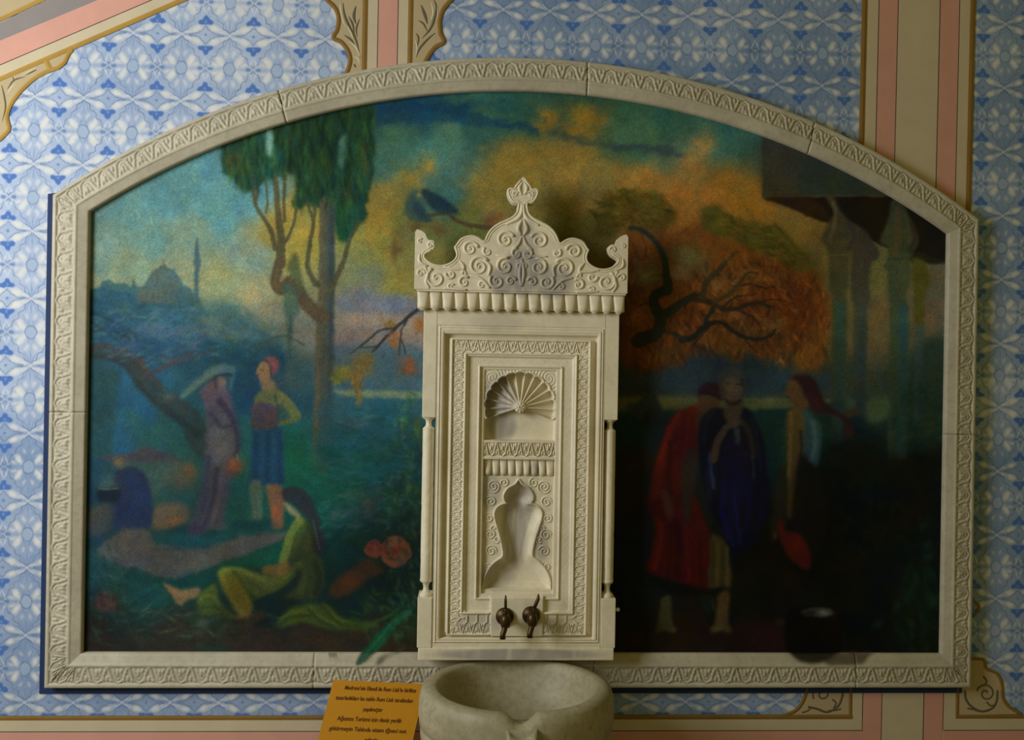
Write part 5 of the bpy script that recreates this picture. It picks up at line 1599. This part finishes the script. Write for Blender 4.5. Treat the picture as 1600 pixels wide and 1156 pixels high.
# shell niche
d8 = rect_d(56, 578, 930)
ins8 = d8 > 0
CYs = 637.0
dx, dy = LX, CYs - LY
rr = np.hypot(dx, dy)
th = np.degrees(np.arctan2(dy, dx))
ph = (th + 20) / (220.0 / 13)                # flute index
th2 = np.where(th < -90, th + 360, th)
ph = (th2 + 20) / (220.0 / 13)
fl_ = np.abs(((ph) % 1.0) - 0.5) * 2          # 1 at ribs, 0 mid flute
Rsc = 52.5 + 3.5 * np.sqrt(np.clip(1 - fl_ ** 2, 0, 1))
fan = (ph > 0) & (ph < 13) & (rr < Rsc)
top = ins8 & (LY < 689)
R_[top] = 4
H[top] = -0.029
# scroll pattern in the spandrels
spn = 0.0022 * np.clip(np.cos(np.hypot(np.abs(LX) - 44, LY - 590) * 1.25 - np.arctan2(LY - 590, np.abs(LX) - 44) * 2) * 1.6, 0, 1)
H[top] += spn[top]
ridge = np.clip(1 - ((1 - fl_) * rr * 0.145 / 1.6) ** 2, 0, 1)
dep = np.clip((rr - 8) / 44, 0, 1)
Hf = -0.034 - 0.030 * dep ** 0.8 - (0.010 * dep) * (1 - fl_ ** 2) + ridge * (0.006 + 0.012 * dep)
Hf = np.where(rr > Rsc - 1.2, -0.040, Hf)
H[top & fan] = Hf[top & fan]
rim = top & (ph > 0) & (ph < 13) & (rr >= Rsc) & (rr < Rsc + 2.5)
H[rim] = -0.024
below = top & ~fan & (((ph <= 0) | (ph >= 13))) & (np.abs(LX) < 55) & (LY > CYs)
H[below] = -0.066
ros = top & (rr < 9)
H[ros] = (-0.020 - 0.006 * (rr / 9) ** 2 - 0.004 * (np.abs((np.degrees(np.arctan2(dy, dx)) / 45) % 1 - 0.5) < 0.12) * (rr > 2.5))[ros]
H[top & (rr < 1.4)] = -0.028
# carved lintel
lin_ = ins8 & (LY >= 689) & (LY < 719)
H[lin_] = -0.025
q9 = np.clip((LY - 693) / 21, 0, 1)
bandm = lin_ & (LY > 693) & (LY < 714)
H[bandm] = (-0.032 + 0.008 * palmette(LX / 18.0 + 0.5, q9))[bandm]
R_[lin_] = 5
dz_ = ins8 & (LY >= 719) & (LY < 746)
H[dz_] = -0.046
R_[dz_] = 5
# ogee niche panel
pan = ins8 & (LY >= 746)
R_[pan] = 6
H[pan] = -0.040
scr = np.zeros_like(LX)
for (sx, sy, sr, sg) in [(-40, 762, 11, 1), (-44, 786, 9, -1), (-46, 812, 8, 1), (-44, 838, 9, -1), (-42, 864, 9, 1), (-46, 888, 7, -1), (-24, 756, 8, -1), (-34, 846, 6, 1), (-38, 828, 5, -1)]:
    for k in (1, -1):
        ax_, ay_ = LX * k - sx, LY - sy
        r9 = np.hypot(ax_, ay_)
        t9 = np.arctan2(ay_, ax_ * sg)
        scr = np.maximum(scr, np.clip(np.cos(2 * np.pi * (r9 / 4.6) - t9), 0, 1) * (r9 < sr))
H[pan] += (0.005 * scr)[pan]
ogl = [(308, 52), (285, 82), (242, 106), (216, 140), (210, 172), (222, 198), (236, 212), (200, 216), (166, 236), (149, 266), (149, 302), (164, 360), (184, 430), (200, 500), (205, 545), (196, 574), (150, 606),
       (112, 648), (84, 700), (72, 752), (70, 802)]
og = [unroll(740 + p[0] / 4.28, 740 + p[1] / 4.28) for p in ogl]
tipx = og[0][0]
og = [(p[0] - tipx, p[1]) for p in og]
A_ = smooth_curve(og[:7], 5)
B_ = smooth_curve(og[6:], 5)
half = np.concatenate([A_, B_[1:]])
OG = np.concatenate([half, [(-x, y) for x, y in half[::-1][:-1]]])


def poly_sdf(P, x, y):
    ins_ = np.zeros(x.shape, bool)
    dmin = np.full(x.shape, 1e9)
    for (x0, y0), (x1, y1) in zip(P, np.roll(P, -1, 0)):
        L2 = (x1 - x0) ** 2 + (y1 - y0) ** 2 + 1e-9
        tt = np.clip(((x - x0) * (x1 - x0) + (y - y0) * (y1 - y0)) / L2, 0, 1)
        dmin = np.minimum(dmin, np.hypot(x - x0 - tt * (x1 - x0), y - y0 - tt * (y1 - y0)))
        if y0 != y1:
            c = (y0 > y) != (y1 > y)
            ins_ ^= c & (x < (x1 - x0) * (y - y0) / (y1 - y0) + x0)
    return np.where(ins_, dmin, -dmin)


sub = np.where(pan.any(1))[0]
s0, s1 = sub[0], sub[-1] + 1
sd = np.full(LX.shape, -99.0)
sd[s0:s1] = poly_sdf(OG, LX[s0:s1], LY[s0:s1])
inn = sd > 0
H[inn] = np.interp(sd, [0, 0.9, 5, 14, 30], [-0.040, -0.058, -0.066, -0.076, -0.080])[inn]
edge = pan & (sd <= 0) & (sd > -2.4)
H[edge] = -0.033
sill = pan & (LY > 924)
H[sill] = -0.036
R_[inn] = 7
# plain panel behind the taps
tp = (np.abs(LX) < 42) & (LY > 933) & (LY < 996)
H[tp] = -0.004
R_[tp] = 8
dtp = np.minimum(42 - np.abs(LX), np.minimum(LY - 933, 996 - LY))
H[tp & (dtp < 1.2)] = -0.010

names = ['plain_border', 'outer_moulding', 'carved_border', 'inner_moulding', 'shell_niche', 'carved_lintel', 'arch_panel', 'arch_niche', 'tap_panel']
Vh = np.stack([FC.x + LX * KF, YF - H, FC.z - (LY - 600) * KF], -1).reshape(-1, 3)
Fh = grid_faces(*LX.shape)
Rf = R_[:-1, :-1]
for k, nm in enumerate(names):
    ff = Fh[Rf == k].reshape(-1, 4)
    if len(ff):
        v_, f_, _ = compact(Vh, ff)
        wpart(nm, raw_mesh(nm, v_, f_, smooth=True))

# body of the slab behind the carving
a0, a1 = fw(-132, 486), fw(132, 1013)
bm = bmesh.new()
bm_box(bm, a0.x, a1.x, YF + 0.092, YBK, a1.z, a0.z)
for (u0, u1, v0, v1) in ((-132, -128, 486, 1013), (128, 132, 486, 1013), (-132, 132, 486, 489), (-132, 132, 1009, 1013)):
    p, q = fw(u0, v0), fw(u1, v1)
    bm_box(bm, p.x, q.x, YF + 0.0006, YF + 0.1, q.z, p.z)
wpart('slab', from_bm(bm, 'slab'))
# ledge at the foot
bm = bmesh.new()
p, q = fw(-153, 1012), fw(153, 1031)
bm_box(bm, p.x, q.x, YF - 0.006, -0.0485, q.z, p.z, 0.004)
wpart('base_ledge', from_bm(bm, 'base_ledge'))


# colonnettes at both sides: block, turned neck, shaft, turned neck, foot block
def col_part(nm, prof, sgn, seg=20):
    b_ = bmesh.new()
    c = fw(sgn * 143, 0)
    bm_lathe(b_, [(r * KF, fw(0, y).z) for r, y in prof], (c.x, YF + 0.028, 0), 'Z', seg)
    wpart(nm, from_bm(b_, nm, True))


for sgn in (-1, 1):
    def cblock(nm, u0, u1, v0, v1, yf, bev):
        b_ = bmesh.new()
        p, q = fw(sgn * u0, v0), fw(sgn * u1, v1)
        bm_box(b_, min(p.x, q.x), max(p.x, q.x), yf, YBK, q.z, p.z, bev)
        wpart(nm, from_bm(b_, nm))
    cblock('capital_block', 132.3, 153, 486, 654, YF, 0.002)
    cblock('foot_block', 132.3, 155, 934, 1012, YF - 0.003, 0.003)
    col_part('turned_neck', [(9.5, 652), (9.5, 655), (8.5, 656.5), (5.5, 658), (4.2, 663), (5.0, 668), (8.0, 670.5), (9.3, 672), (9.5, 674)], sgn)
    col_part('turned_neck', [(9.5, 907), (9.5, 910), (8.5, 912), (5.5, 914), (4.0, 920), (5.0, 926), (8.5, 929), (9.8, 931), (10, 936)], sgn)
    # engaged shaft with a fine spiral groove
    n, mz = 26, 150
    tt = np.linspace(0, 2 * np.pi, n, endpoint=True)
    yy = np.linspace(672, 909, mz)
    T2, Y2 = np.meshgrid(tt, yy)
    rad = 9.3 * KF * (1 - 0.03 * np.clip(np.cos(T2 * 1 - (Y2 - 672) * 0.075 * sgn) * 8 - 7, 0, 1) - 0.02 * (np.abs(Y2 - 790) / 120) ** 2)
    c = fw(sgn * 143, 0)
    Vc = np.stack([c.x + rad * np.cos(T2), YF + 0.028 + rad * np.sin(T2) * 1.05, FC.z - (Y2 - 600) * KF], -1).reshape(-1, 3)
    wpart('column_shaft', raw_mesh('column_shaft', Vc, grid_faces(mz, n).reshape(-1, 4)))

# cornice with a row of hanging drops
YC = YF - 0.030
CCX = at(813.5, 440, YC).x
K2 = KF * 0.99
zc = lambda y: at(813.5, y, YC).z
bm = bmesh.new()
x0, x1 = at(651, 460, YC).x, at(978, 460, YC).x
bm_box(bm, x0, x1, YC, YBK, zc(458), zc(453), 0.0015)
bm_box(bm, x0 + 0.002, x1 - 0.002, YC + 0.018, YBK, zc(484), zc(457))
wpart('cornice', from_bm(bm, 'cornice'))


def drop_mesh(w, h, d):
    """tongue shaped drop: flat top, rounded belly, pointed foot; origin at the top back centre"""
    b_ = bmesh.new()
    rows = []
    for k, (zz_, ww, dd) in enumerate([(0, 0.50, 0.7), (-0.10, 0.49, 0.72), (-0.40, 0.43, 1.0), (-0.66, 0.40, 1.35), (-0.80, 0.39, 1.4), (-0.86, 0.36, 1.1), (-0.93, 0.22, 0.8), (-1.0, 0.14, 0.5)]):
        row = []
        for j in range(9):
            a_ = math.pi * j / 8
            row.append(b_.verts.new((-math.cos(a_) * ww * w, -max(math.sin(a_), 0) ** 0.45 * dd * d, zz_ * h)))
        rows.append(row)
    for r0, r1 in zip(rows, rows[1:]):
        for j in range(8):
            b_.faces.new((r0[j], r0[j + 1], r1[j + 1], r1[j]))
        b_.faces.new((r0[8], r0[0], r1[0], r1[8]))
    b_.faces.new(rows[0])
    b_.faces.new(rows[-1])
    return from_bm(b_, 'drop', True)


def place_drops(n, xs, z, y, me_):
    for k in range(n):
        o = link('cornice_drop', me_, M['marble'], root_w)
        o.matrix_parent_inverse = Matrix.Translation(-root_w.location)
        o.location = (xs[k], y, z)


nd = 17
wd = (x1 - x0) / nd
place_drops(nd, [x0 + wd * (k + 0.5) for k in range(nd)], zc(457), YC + 0.020, drop_mesh(wd, zc(457) - zc(488), 0.014))
wd2 = 110 * KF / 9
place_drops(9, [fw(-55 + 110 * (k + 0.5) / 9, 0).x for k in range(9)], fw(0, 720).z, YF + 0.047, drop_mesh(wd2, 27 * KF, 0.012))

# scrolled crest
zK = Z(620, 260, 4.1026)
cl = [(806, 65), (778, 92), (752, 124), (748, 142), (726, 134), (704, 150), (712, 192), (734, 226), (758, 236), (776, 232), (771, 262), (764, 292), (738, 320), (690, 344), (640, 368), (600, 400), (574, 440), (561, 478),
      (545, 468), (518, 450), (480, 440), (440, 446), (404, 464), (380, 498), (366, 514), (376, 540), (380, 568), (366, 596), (330, 620), (282, 631), (232, 622), (196, 598), (174, 570),
      (196, 556), (218, 544), (236, 522), (243, 492), (230, 474), (202, 470), (190, 452), (180, 428), (156, 411), (130, 402), (114, 420), (114, 600), (116, 800)]
cw = [at(*p, YC - 0.004) for p in zK(*cl)]
CX_ = cw[0].x
cxr = [(p.x, p.z) for p in cw]
# straighten the outer edge and mirror about the middle
mx = (at(648, 410, YC).x + at(980.5, 410, YC).x) / 2
shift = mx - CX_
left = [(x + shift * max(0, 1 - i / 12), z) for i, (x, z) in enumerate(cxr)]
xe = left[-2][0]
left[-1] = (xe, zc(455))
left[-2] = (xe, left[-2][1])
left[-3] = (xe, left[-3][1])
seg1 = smooth_curve([(p[0], p[1]) for p in left[:4]], 3)
corner = {0, 3, 9, 17, 24, 32, 42, 43}
outl = []
run = [left[0]]
for i in range(1, len(left)):
    run.append(left[i])
    if i in corner or i == len(left) - 1:
        if len(run) > 2:
            outl += [tuple(p) for p in smooth_curve(run, 3)[:-1]]
        else:
            outl.append(run[0])
        run = [left[i]]
outl.append(left[-1])
right = [(2 * mx - x, z) for x, z in outl[::-1]]
OUT = outl + right[:-1] if abs(outl[0][0] - mx) < 1e-4 else outl + right
bm = bmesh.new()
va, vb, fa = bm_prism(bm, OUT, YC - 0.004, YC + 0.05)
bm.normal_update()
fe = [e for e in fa.edges]
wpart('crest', from_bm(bm, 'crest'))

# raised rim following the outline, scrolls and leaves
O = np.array(OUT)
n_ = len(outl)
Lc = np.array(outl)
Tn = np.gradient(Lc, axis=0)
Tn /= np.maximum(np.linalg.norm(Tn, axis=1, keepdims=True), 1e-9)
Nn = np.stack([-Tn[:, 1], Tn[:, 0]], 1)
for off, rad in ((0.0045, 0.0032), (0.0135, 0.0022)):
    inner_l = Lc + Nn * off
    inner_l = np.array([inner_l[max(i - 1, 0):i + 2].mean(0) for i in range(n_)])
    for sgn in (1, -1):
        pts = [(mx + sgn * (x - mx), YC - 0.004, z) for x, z in inner_l[2:-30]]
        bm = bmesh.new()
        bm_tube(bm, pts, rad, 6)
        wpart('crest_rim', from_bm(bm, 'crest_rim', True))


def spiral(cx, cz, r, a0, turns, sg):
    return [(cx + sg * r * (1 - 0.88 * k / 30) * math.cos(a0 + turns * 2 * math.pi * k / 30), YC - 0.0035,
             cz + r * (1 - 0.88 * k / 30) * math.sin(a0 + turns * 2 * math.pi * k / 30)) for k in range(31)]


def kz(p):
    v = at(*zK(p)[0], YC - 0.004)
    return v.x, v.z


KC = 0.0025 / 4.1026 * 0.95
scrolls = [((696, 470), 52, 0.4, 1.6), ((470, 528), 46, 0.2, 1.6), ((528, 640), 60, 0.6, 1.7), ((252, 715), 58, 2.0, 1.4), ((432, 742), 36, 0.9, 1.3), ((152, 684), 26, 0.0, 1.2), ((694, 640), 52, 1.2, 1.6),
           ((640, 735), 44, 2.4, 1.5), ((345, 690), 30, 3.0, 1.1), ((730, 735), 30, 0.2, 1.3), ((770, 560), 34, 1.6, 1.2), ((215, 505), 20, 0.0, 1.3), ((150, 480), 16, 1.0, 1.1), ((580, 545), 26, 2.2, 1.2), ((345, 770), 20, 0.5, 1.2),
           ((545, 760), 24, 0.5, 1.2), ((760, 178), 20, 0.5, 1.3), ((785, 640), 20, 0.0, 1.2)]
for (c, r, a0, tn) in scrolls:
    x, z = kz(c)
    for sgn in (-1, 1):
        sx_ = x if sgn < 0 else 2 * mx - x
        bm = bmesh.new()
        bm_tube(bm, spiral(sx_, z, r * KC * 1.12, a0, tn, -sgn), [0.0066 * (1 - 0.4 * k / 30) * min(1, r / 40 + 0.25) for k in range(31)], 6)
        bm_lathe(bm, [(0.0055 * min(1, r / 45 + .2), 0.0), (0.004 * min(1, r / 45 + .2), -0.004), (0.001, -0.0055)], (sx_, YC - 0.003, z), 'Y', 8)
        wpart('scroll', from_bm(bm, 'scroll', True))
for pts, w in [(((806, 110), (790, 130), (792, 160), (806, 180)), 8), (((806, 240), (800, 300), (770, 340), (700, 372)), 9), (((804, 340), (780, 400), (800, 440)), 10), (((640, 570), (720, 572), (806, 568)), 7),
               (((400, 600), (430, 640), (420, 690)), 8), (((300, 640), (360, 655), (420, 660), (450, 690)), 8), (((180, 640), (200, 690), (190, 740), (210, 780)), 8), (((300, 780), (380, 785), (450, 790)), 7), (((560, 600), (600, 640), (590, 700)), 8),
               (((150, 560), (150, 610), (200, 640)), 8), (((470, 700), (540, 720), (600, 780)), 8), (((806, 440), (780, 500), (740, 530)), 8), (((806, 590), (790, 680), (800, 770)), 9)]:
    C0 = smooth_curve([kz(p) for p in pts], 6)
    for sgn in (1, -1):
        bm = bmesh.new()
        L_ = len(C0)
        bm_tube(bm, [(mx + sgn * (x - kz((806, 500))[0]), YC - 0.0035, z) for x, z in C0], [w * KC * 1.1 * (0.35 + math.sin(math.pi * (0.1 + 0.8 * k / L_))) for k in range(L_)], 6)
        wpart('leaf_tendril', from_bm(bm, 'leaf_tendril', True))

# ------------------------------------------------------------------ basin
BC = Vector((at(808, 1075, -0.36).x, -0.335, 0))
BDY = 0.91
ZR = -1.108
RO, RI = 0.335, 0.275
root_b = thing('fountain_basin', (BC.x, BC.y, -2.0), 'round hollowed marble basin with a front spout under the wall fountain', 'basin')
bm = bmesh.new()
prof = [(0.22, -2.0), (0.26, -1.96), (0.26, -1.62), (0.29, -1.50), (0.318, -1.38), (0.330, -1.33), (0.337, -1.275), (0.338, -1.258), (0.331, -1.250), (0.331, -1.245), (0.341, -1.238), (0.345, -1.2), (0.343, -1.15), (0.335, -1.12), (0.322, ZR - 0.002), (0.308, ZR), (0.290, ZR), (0.280, ZR - 0.006),
        (0.272, ZR - 0.03), (0.255, ZR - 0.09), (0.215, ZR - 0.15), (0.15, ZR - 0.185), (0.06, ZR - 0.195), (0.02, ZR - 0.197)]
SEG = 72
rings = []
for (r, z) in prof:
    ring = []
    for k in range(SEG):
        a_ = 2 * math.pi * k / SEG
        x, y = r * math.cos(a_), r * math.sin(a_)
        zz_ = z
        # notch in the rim for the overflow spout, at the front
        da = abs(((a_ + math.pi / 2 + math.pi) % (2 * math.pi)) - math.pi) * 0.31
        if z > -1.13 and r > 0.26 and da < 0.05:
            zz_ = z - 0.036 * (1 - (da / 0.05) ** 2)
        ring.append(bm.verts.new((BC.x + x, min(BC.y + y * BDY, -0.052), zz_)))
    rings.append(ring)
for r0, r1 in zip(rings, rings[1:]):
    for k in range(SEG):
        bm.faces.new((r0[k], r0[(k + 1) % SEG], r1[(k + 1) % SEG], r1[k]))
bm.faces.new(rings[0])
bm.faces.new(rings[-1])
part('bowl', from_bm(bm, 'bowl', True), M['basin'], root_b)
# spout block below the notch
bm = bmesh.new()
sx, sy = BC.x, BC.y - 0.335 * BDY
path = [(sx, sy + 0.03, -1.140), (sx, sy + 0.002, -1.142), (sx, sy - 0.022, -1.152), (sx, sy - 0.034, -1.20), (sx, sy - 0.030, -1.27), (sx, sy - 0.002, -1.33)]
rows = []
for i, p in enumerate(path):
    w_ = [0.050, 0.050, 0.048, 0.046, 0.042, 0.034][i]
    row = []
    for j in range(9):
        f_ = j / 8 * 2 - 1
        cz = -0.028 * (1 - f_ * f_) if i < 3 else 0.0
        bulge = -0.02 * (1 - f_ * f_) if i > 2 else 0
        row.append(bm.verts.new((p[0] + f_ * w_, p[1] + bulge, p[2] + cz)))
    rows.append(row)
back = []
for i, p in enumerate(path):
    w_ = [0.050, 0.050, 0.048, 0.046, 0.042, 0.034][i]
    back.append([bm.verts.new((p[0] - w_, BC.y - 0.30 * BDY, p[2] - (0.05 if i < 3 else 0))), bm.verts.new((p[0] + w_, BC.y - 0.30 * BDY, p[2] - (0.05 if i < 3 else 0)))])
for i in range(len(rows) - 1):
    for j in range(8):
        bm.faces.new((rows[i][j], rows[i][j + 1], rows[i + 1][j + 1], rows[i + 1][j]))
    bm.faces.new((rows[i][0], rows[i + 1][0], back[i + 1][0], back[i][0]))
    bm.faces.new((rows[i][8], rows[i + 1][8], back[i + 1][1], back[i][1]))
part('spout', from_bm(bm, 'spout', True), M['basin'], root_b)

# ------------------------------------------------------------------ taps
m, t, b = new_mat('old_brass', 0.42, 0.5, 0.85)
n = noise(t, 60, 4, vec=world_pos(t))
t.links.new(mixrgb(t, n, (0.10, 0.062, 0.02), (0.045, 0.028, 0.012)), b.inputs['Base Color'])
M['brass'] = m
YT = YF + 0.004


def tap(px, py, tilt, fat, label):
    c = at(px, py, YT - 0.02)
    k = KF
    r = thing('water_tap', (c.x, YT, c.z), label, 'tap', 'brass taps on the fountain')
    def tp_(nm, b_, s=True):
        part(nm, from_bm(b_, nm, s), M['brass'], r)
    b_ = bmesh.new()
    bm_lathe(b_, [(14 * k, 0.0), (14.2 * k, -0.006), (13 * k, -0.012), (10 * k, -0.016), (6.5 * k, -0.020), (6 * k, -0.03)], (c.x, YT, c.z), 'Y', 28)
    tp_('wall_rosette', b_)
    b_ = bmesh.new()
    bm_tube(b_, [(c.x, YT - 0.02, c.z), (c.x, YT - 0.045, c.z), (c.x, YT - 0.07, c.z)], [0.013, 0.015, 0.017], 14)
    bm_lathe(b_, [(0.016, c.z - 0.022), (0.019, c.z - 0.012), (0.02, c.z + 0.004), (0.017, c.z + 0.016), (0.010, c.z + 0.026)], (c.x, YT - 0.066, 0), 'Z', 14)
    tp_('valve_body', b_)
    b_ = bmesh.new()
    dx_ = -0.010
    bm_tube(b_, [(c.x, YT - 0.066, c.z - 0.01), (c.x + dx_ * .4, YT - 0.078, c.z - 0.028), (c.x + dx_, YT - 0.084, c.z - 0.045), (c.x + dx_, YT - 0.085, c.z - 0.060)], [0.011, 0.0105, 0.010, 0.0115], 12)
    tp_('spout', b_)
    b_ = bmesh.new()
    hz = c.z + 0.024
    sgx = tilt
    bm_lathe(b_, [(0.006, hz), (0.008, hz + 0.006), (0.005, hz + 0.012), (0.007, hz + 0.017), (0.004, hz + 0.022)], (c.x + sgx * 0.25, YT - 0.066, 0), 'Z', 10)
    bm_tube(b_, [(c.x + sgx * .25, YT - 0.066, hz + 0.016), (c.x + sgx * .6, YT - 0.067, hz + 0.035), (c.x + sgx, YT - 0.068, hz + 0.055), (c.x + sgx * 1.05, YT - 0.069, hz + 0.073)],
            [0.0045 * fat, 0.0055 * fat, 0.005 * fat, 0.002], 10)
    tp_('lever_handle', b_)


tap(789, 965, -0.001, 1.0, 'dark brass water tap with a thin upright lever, left of the pair')
tap(830.5, 963, 0.020, 1.35, 'dark brass water tap with a thicker leaning lever, right of the pair')

# small white peg at the right foot of the fountain
pg = at(966, 957, YF + 0.03)
m, t, b = new_mat('white_enamel', 0.4, 0.4)
b.inputs['Base Color'].default_value = (0.8, 0.79, 0.74, 1)
bm = bmesh.new()
edge_x = fw(155, 957).x
bm_lathe(bm, [(0.004, 0.0), (0.004, 0.008), (0.007, 0.010), (0.008, 0.016), (0.005, 0.021), (0.001, 0.022)], (edge_x - 0.001, YF + 0.03, fw(0, 955).z), 'X', 12)
peg = link('wall_peg', from_bm(bm, 'wall_peg', True), m)
tag(peg, 'tiny white peg on the right foot of the marble fountain', 'peg')

# ------------------------------------------------------------------ orange notice
TLp, TRp = at(521, 1062, -0.095), at(665, 1068.5, -0.105)
# sheet plane leans back: lower edge nearer to the viewer
u_ = (TRp - TLp)
BLp = at(484, 1190, -0.19)
vv = (BLp - TLp)
u_n, v_n = u_.normalized(), vv.normalized()
nrm = u_n.cross(v_n).normalized()
if nrm.y > 0:
    nrm = -nrm
wS, hS = u_.length, 0.40
v_n = (v_n - u_n * (v_n.dot(u_n) * 0.15)).normalized()
m, t, b = new_mat('orange_paper', 0.55, 0.25)
n = noise(t, 30, 3, vec=world_pos(t))
t.links.new(mixrgb(t, n, (0.56, 0.245, 0.004), (0.48, 0.215, 0.004)), b.inputs['Base Color'])
M['paper'] = m
m, t, b = new_mat('notice_print', 0.6, 0.2)
b.inputs['Base Color'].default_value = (0.10, 0.028, 0.004, 1)
M['print'] = m
root_s = thing('notice_board', (TLp + v_n * hS), 'orange printed notice sheet leaning left of the marble basin', 'sign')
bm = bmesh.new()
vs = []
for dn in (0.0, -0.005):
    for (a_, c_) in ((0, 0), (1, 0), (1, 1), (0, 1)):
        vs.append(bm.verts.new(TLp + u_n * (wS * a_) + v_n * (hS * c_) + nrm * dn))
bm.faces.new(vs[:4])
bm.faces.new(vs[4:])
for k in range(4):
    bm.faces.new((vs[k], vs[(k + 1) % 4], vs[4 + (k + 1) % 4], vs[4 + k]))
part('sheet', from_bm(bm, 'sheet'), M['paper'], root_s)
# two wooden stakes carrying the sheet, down to the floor
bm = bmesh.new()
for f_ in (0.2, 0.8):
    p = TLp + u_n * (wS * f_) + v_n * (hS * 0.75) - nrm * 0.018
    bm_tube(bm, [p, p + v_n * ((p.z + 2.0) / -v_n.z)], 0.011, 8)
part('stand', from_bm(bm, 'stand'), M['tan'], root_s)
lines = [('Medrese\u2019nin Efendi ile Rum Lisk\u2019in birlikte', 0.53, 0.125, 0.77), ('tasarlad\u0131klar\u0131 bu tablo Rum Lisk taraf\u0131ndan', 0.49, 0.30, 0.83), ('yap\u0131lm\u0131\u015ft\u0131r', 0.50, 0.475, 0.21),
         ('A\u011fustos Turizmi i\u00e7in deniz yerlik', 0.49, 0.645, 0.69), ('g\u00f6t\u00fcrmeyin Tabloda nizam i\u011fneci not', 0.50, 0.815, 0.82), ('ederiz', 0.56, 0.98, 0.14)]
hv = (at(508, 1156, -0.165) - TLp).length       # visible height
rot = Matrix((u_n, -v_n, nrm)).transposed().to_4x4()
for txt, cu, cv, wf in lines:
    cu_ = bpy.data.curves.new('t', 'FONT')
    cu_.body = txt
    cu_.align_x = 'CENTER'
    cu_.align_y = 'CENTER'
    cu_.size = 0.02
    cu_.offset = 0.0003
    to = bpy.data.objects.new('t', cu_)
    COL.objects.link(to)
    bpy.context.view_layer.update()
    me_ = bpy.data.meshes.new_from_object(to.evaluated_get(bpy.context.evaluated_depsgraph_get()))
    wid = to.dimensions.x
    bpy.data.objects.remove(to)
    s_ = wS * wf / max(wid, 1e-4)
    me_.transform(Matrix.Translation(TLp + u_n * (wS * cu) + v_n * (hv * cv) + nrm * 0.0012) @ rot @ Matrix.Diagonal((s_, 1.05, 1, 1)))
    me_.materials.clear()
    part('text_line', me_, M['print'], root_s)
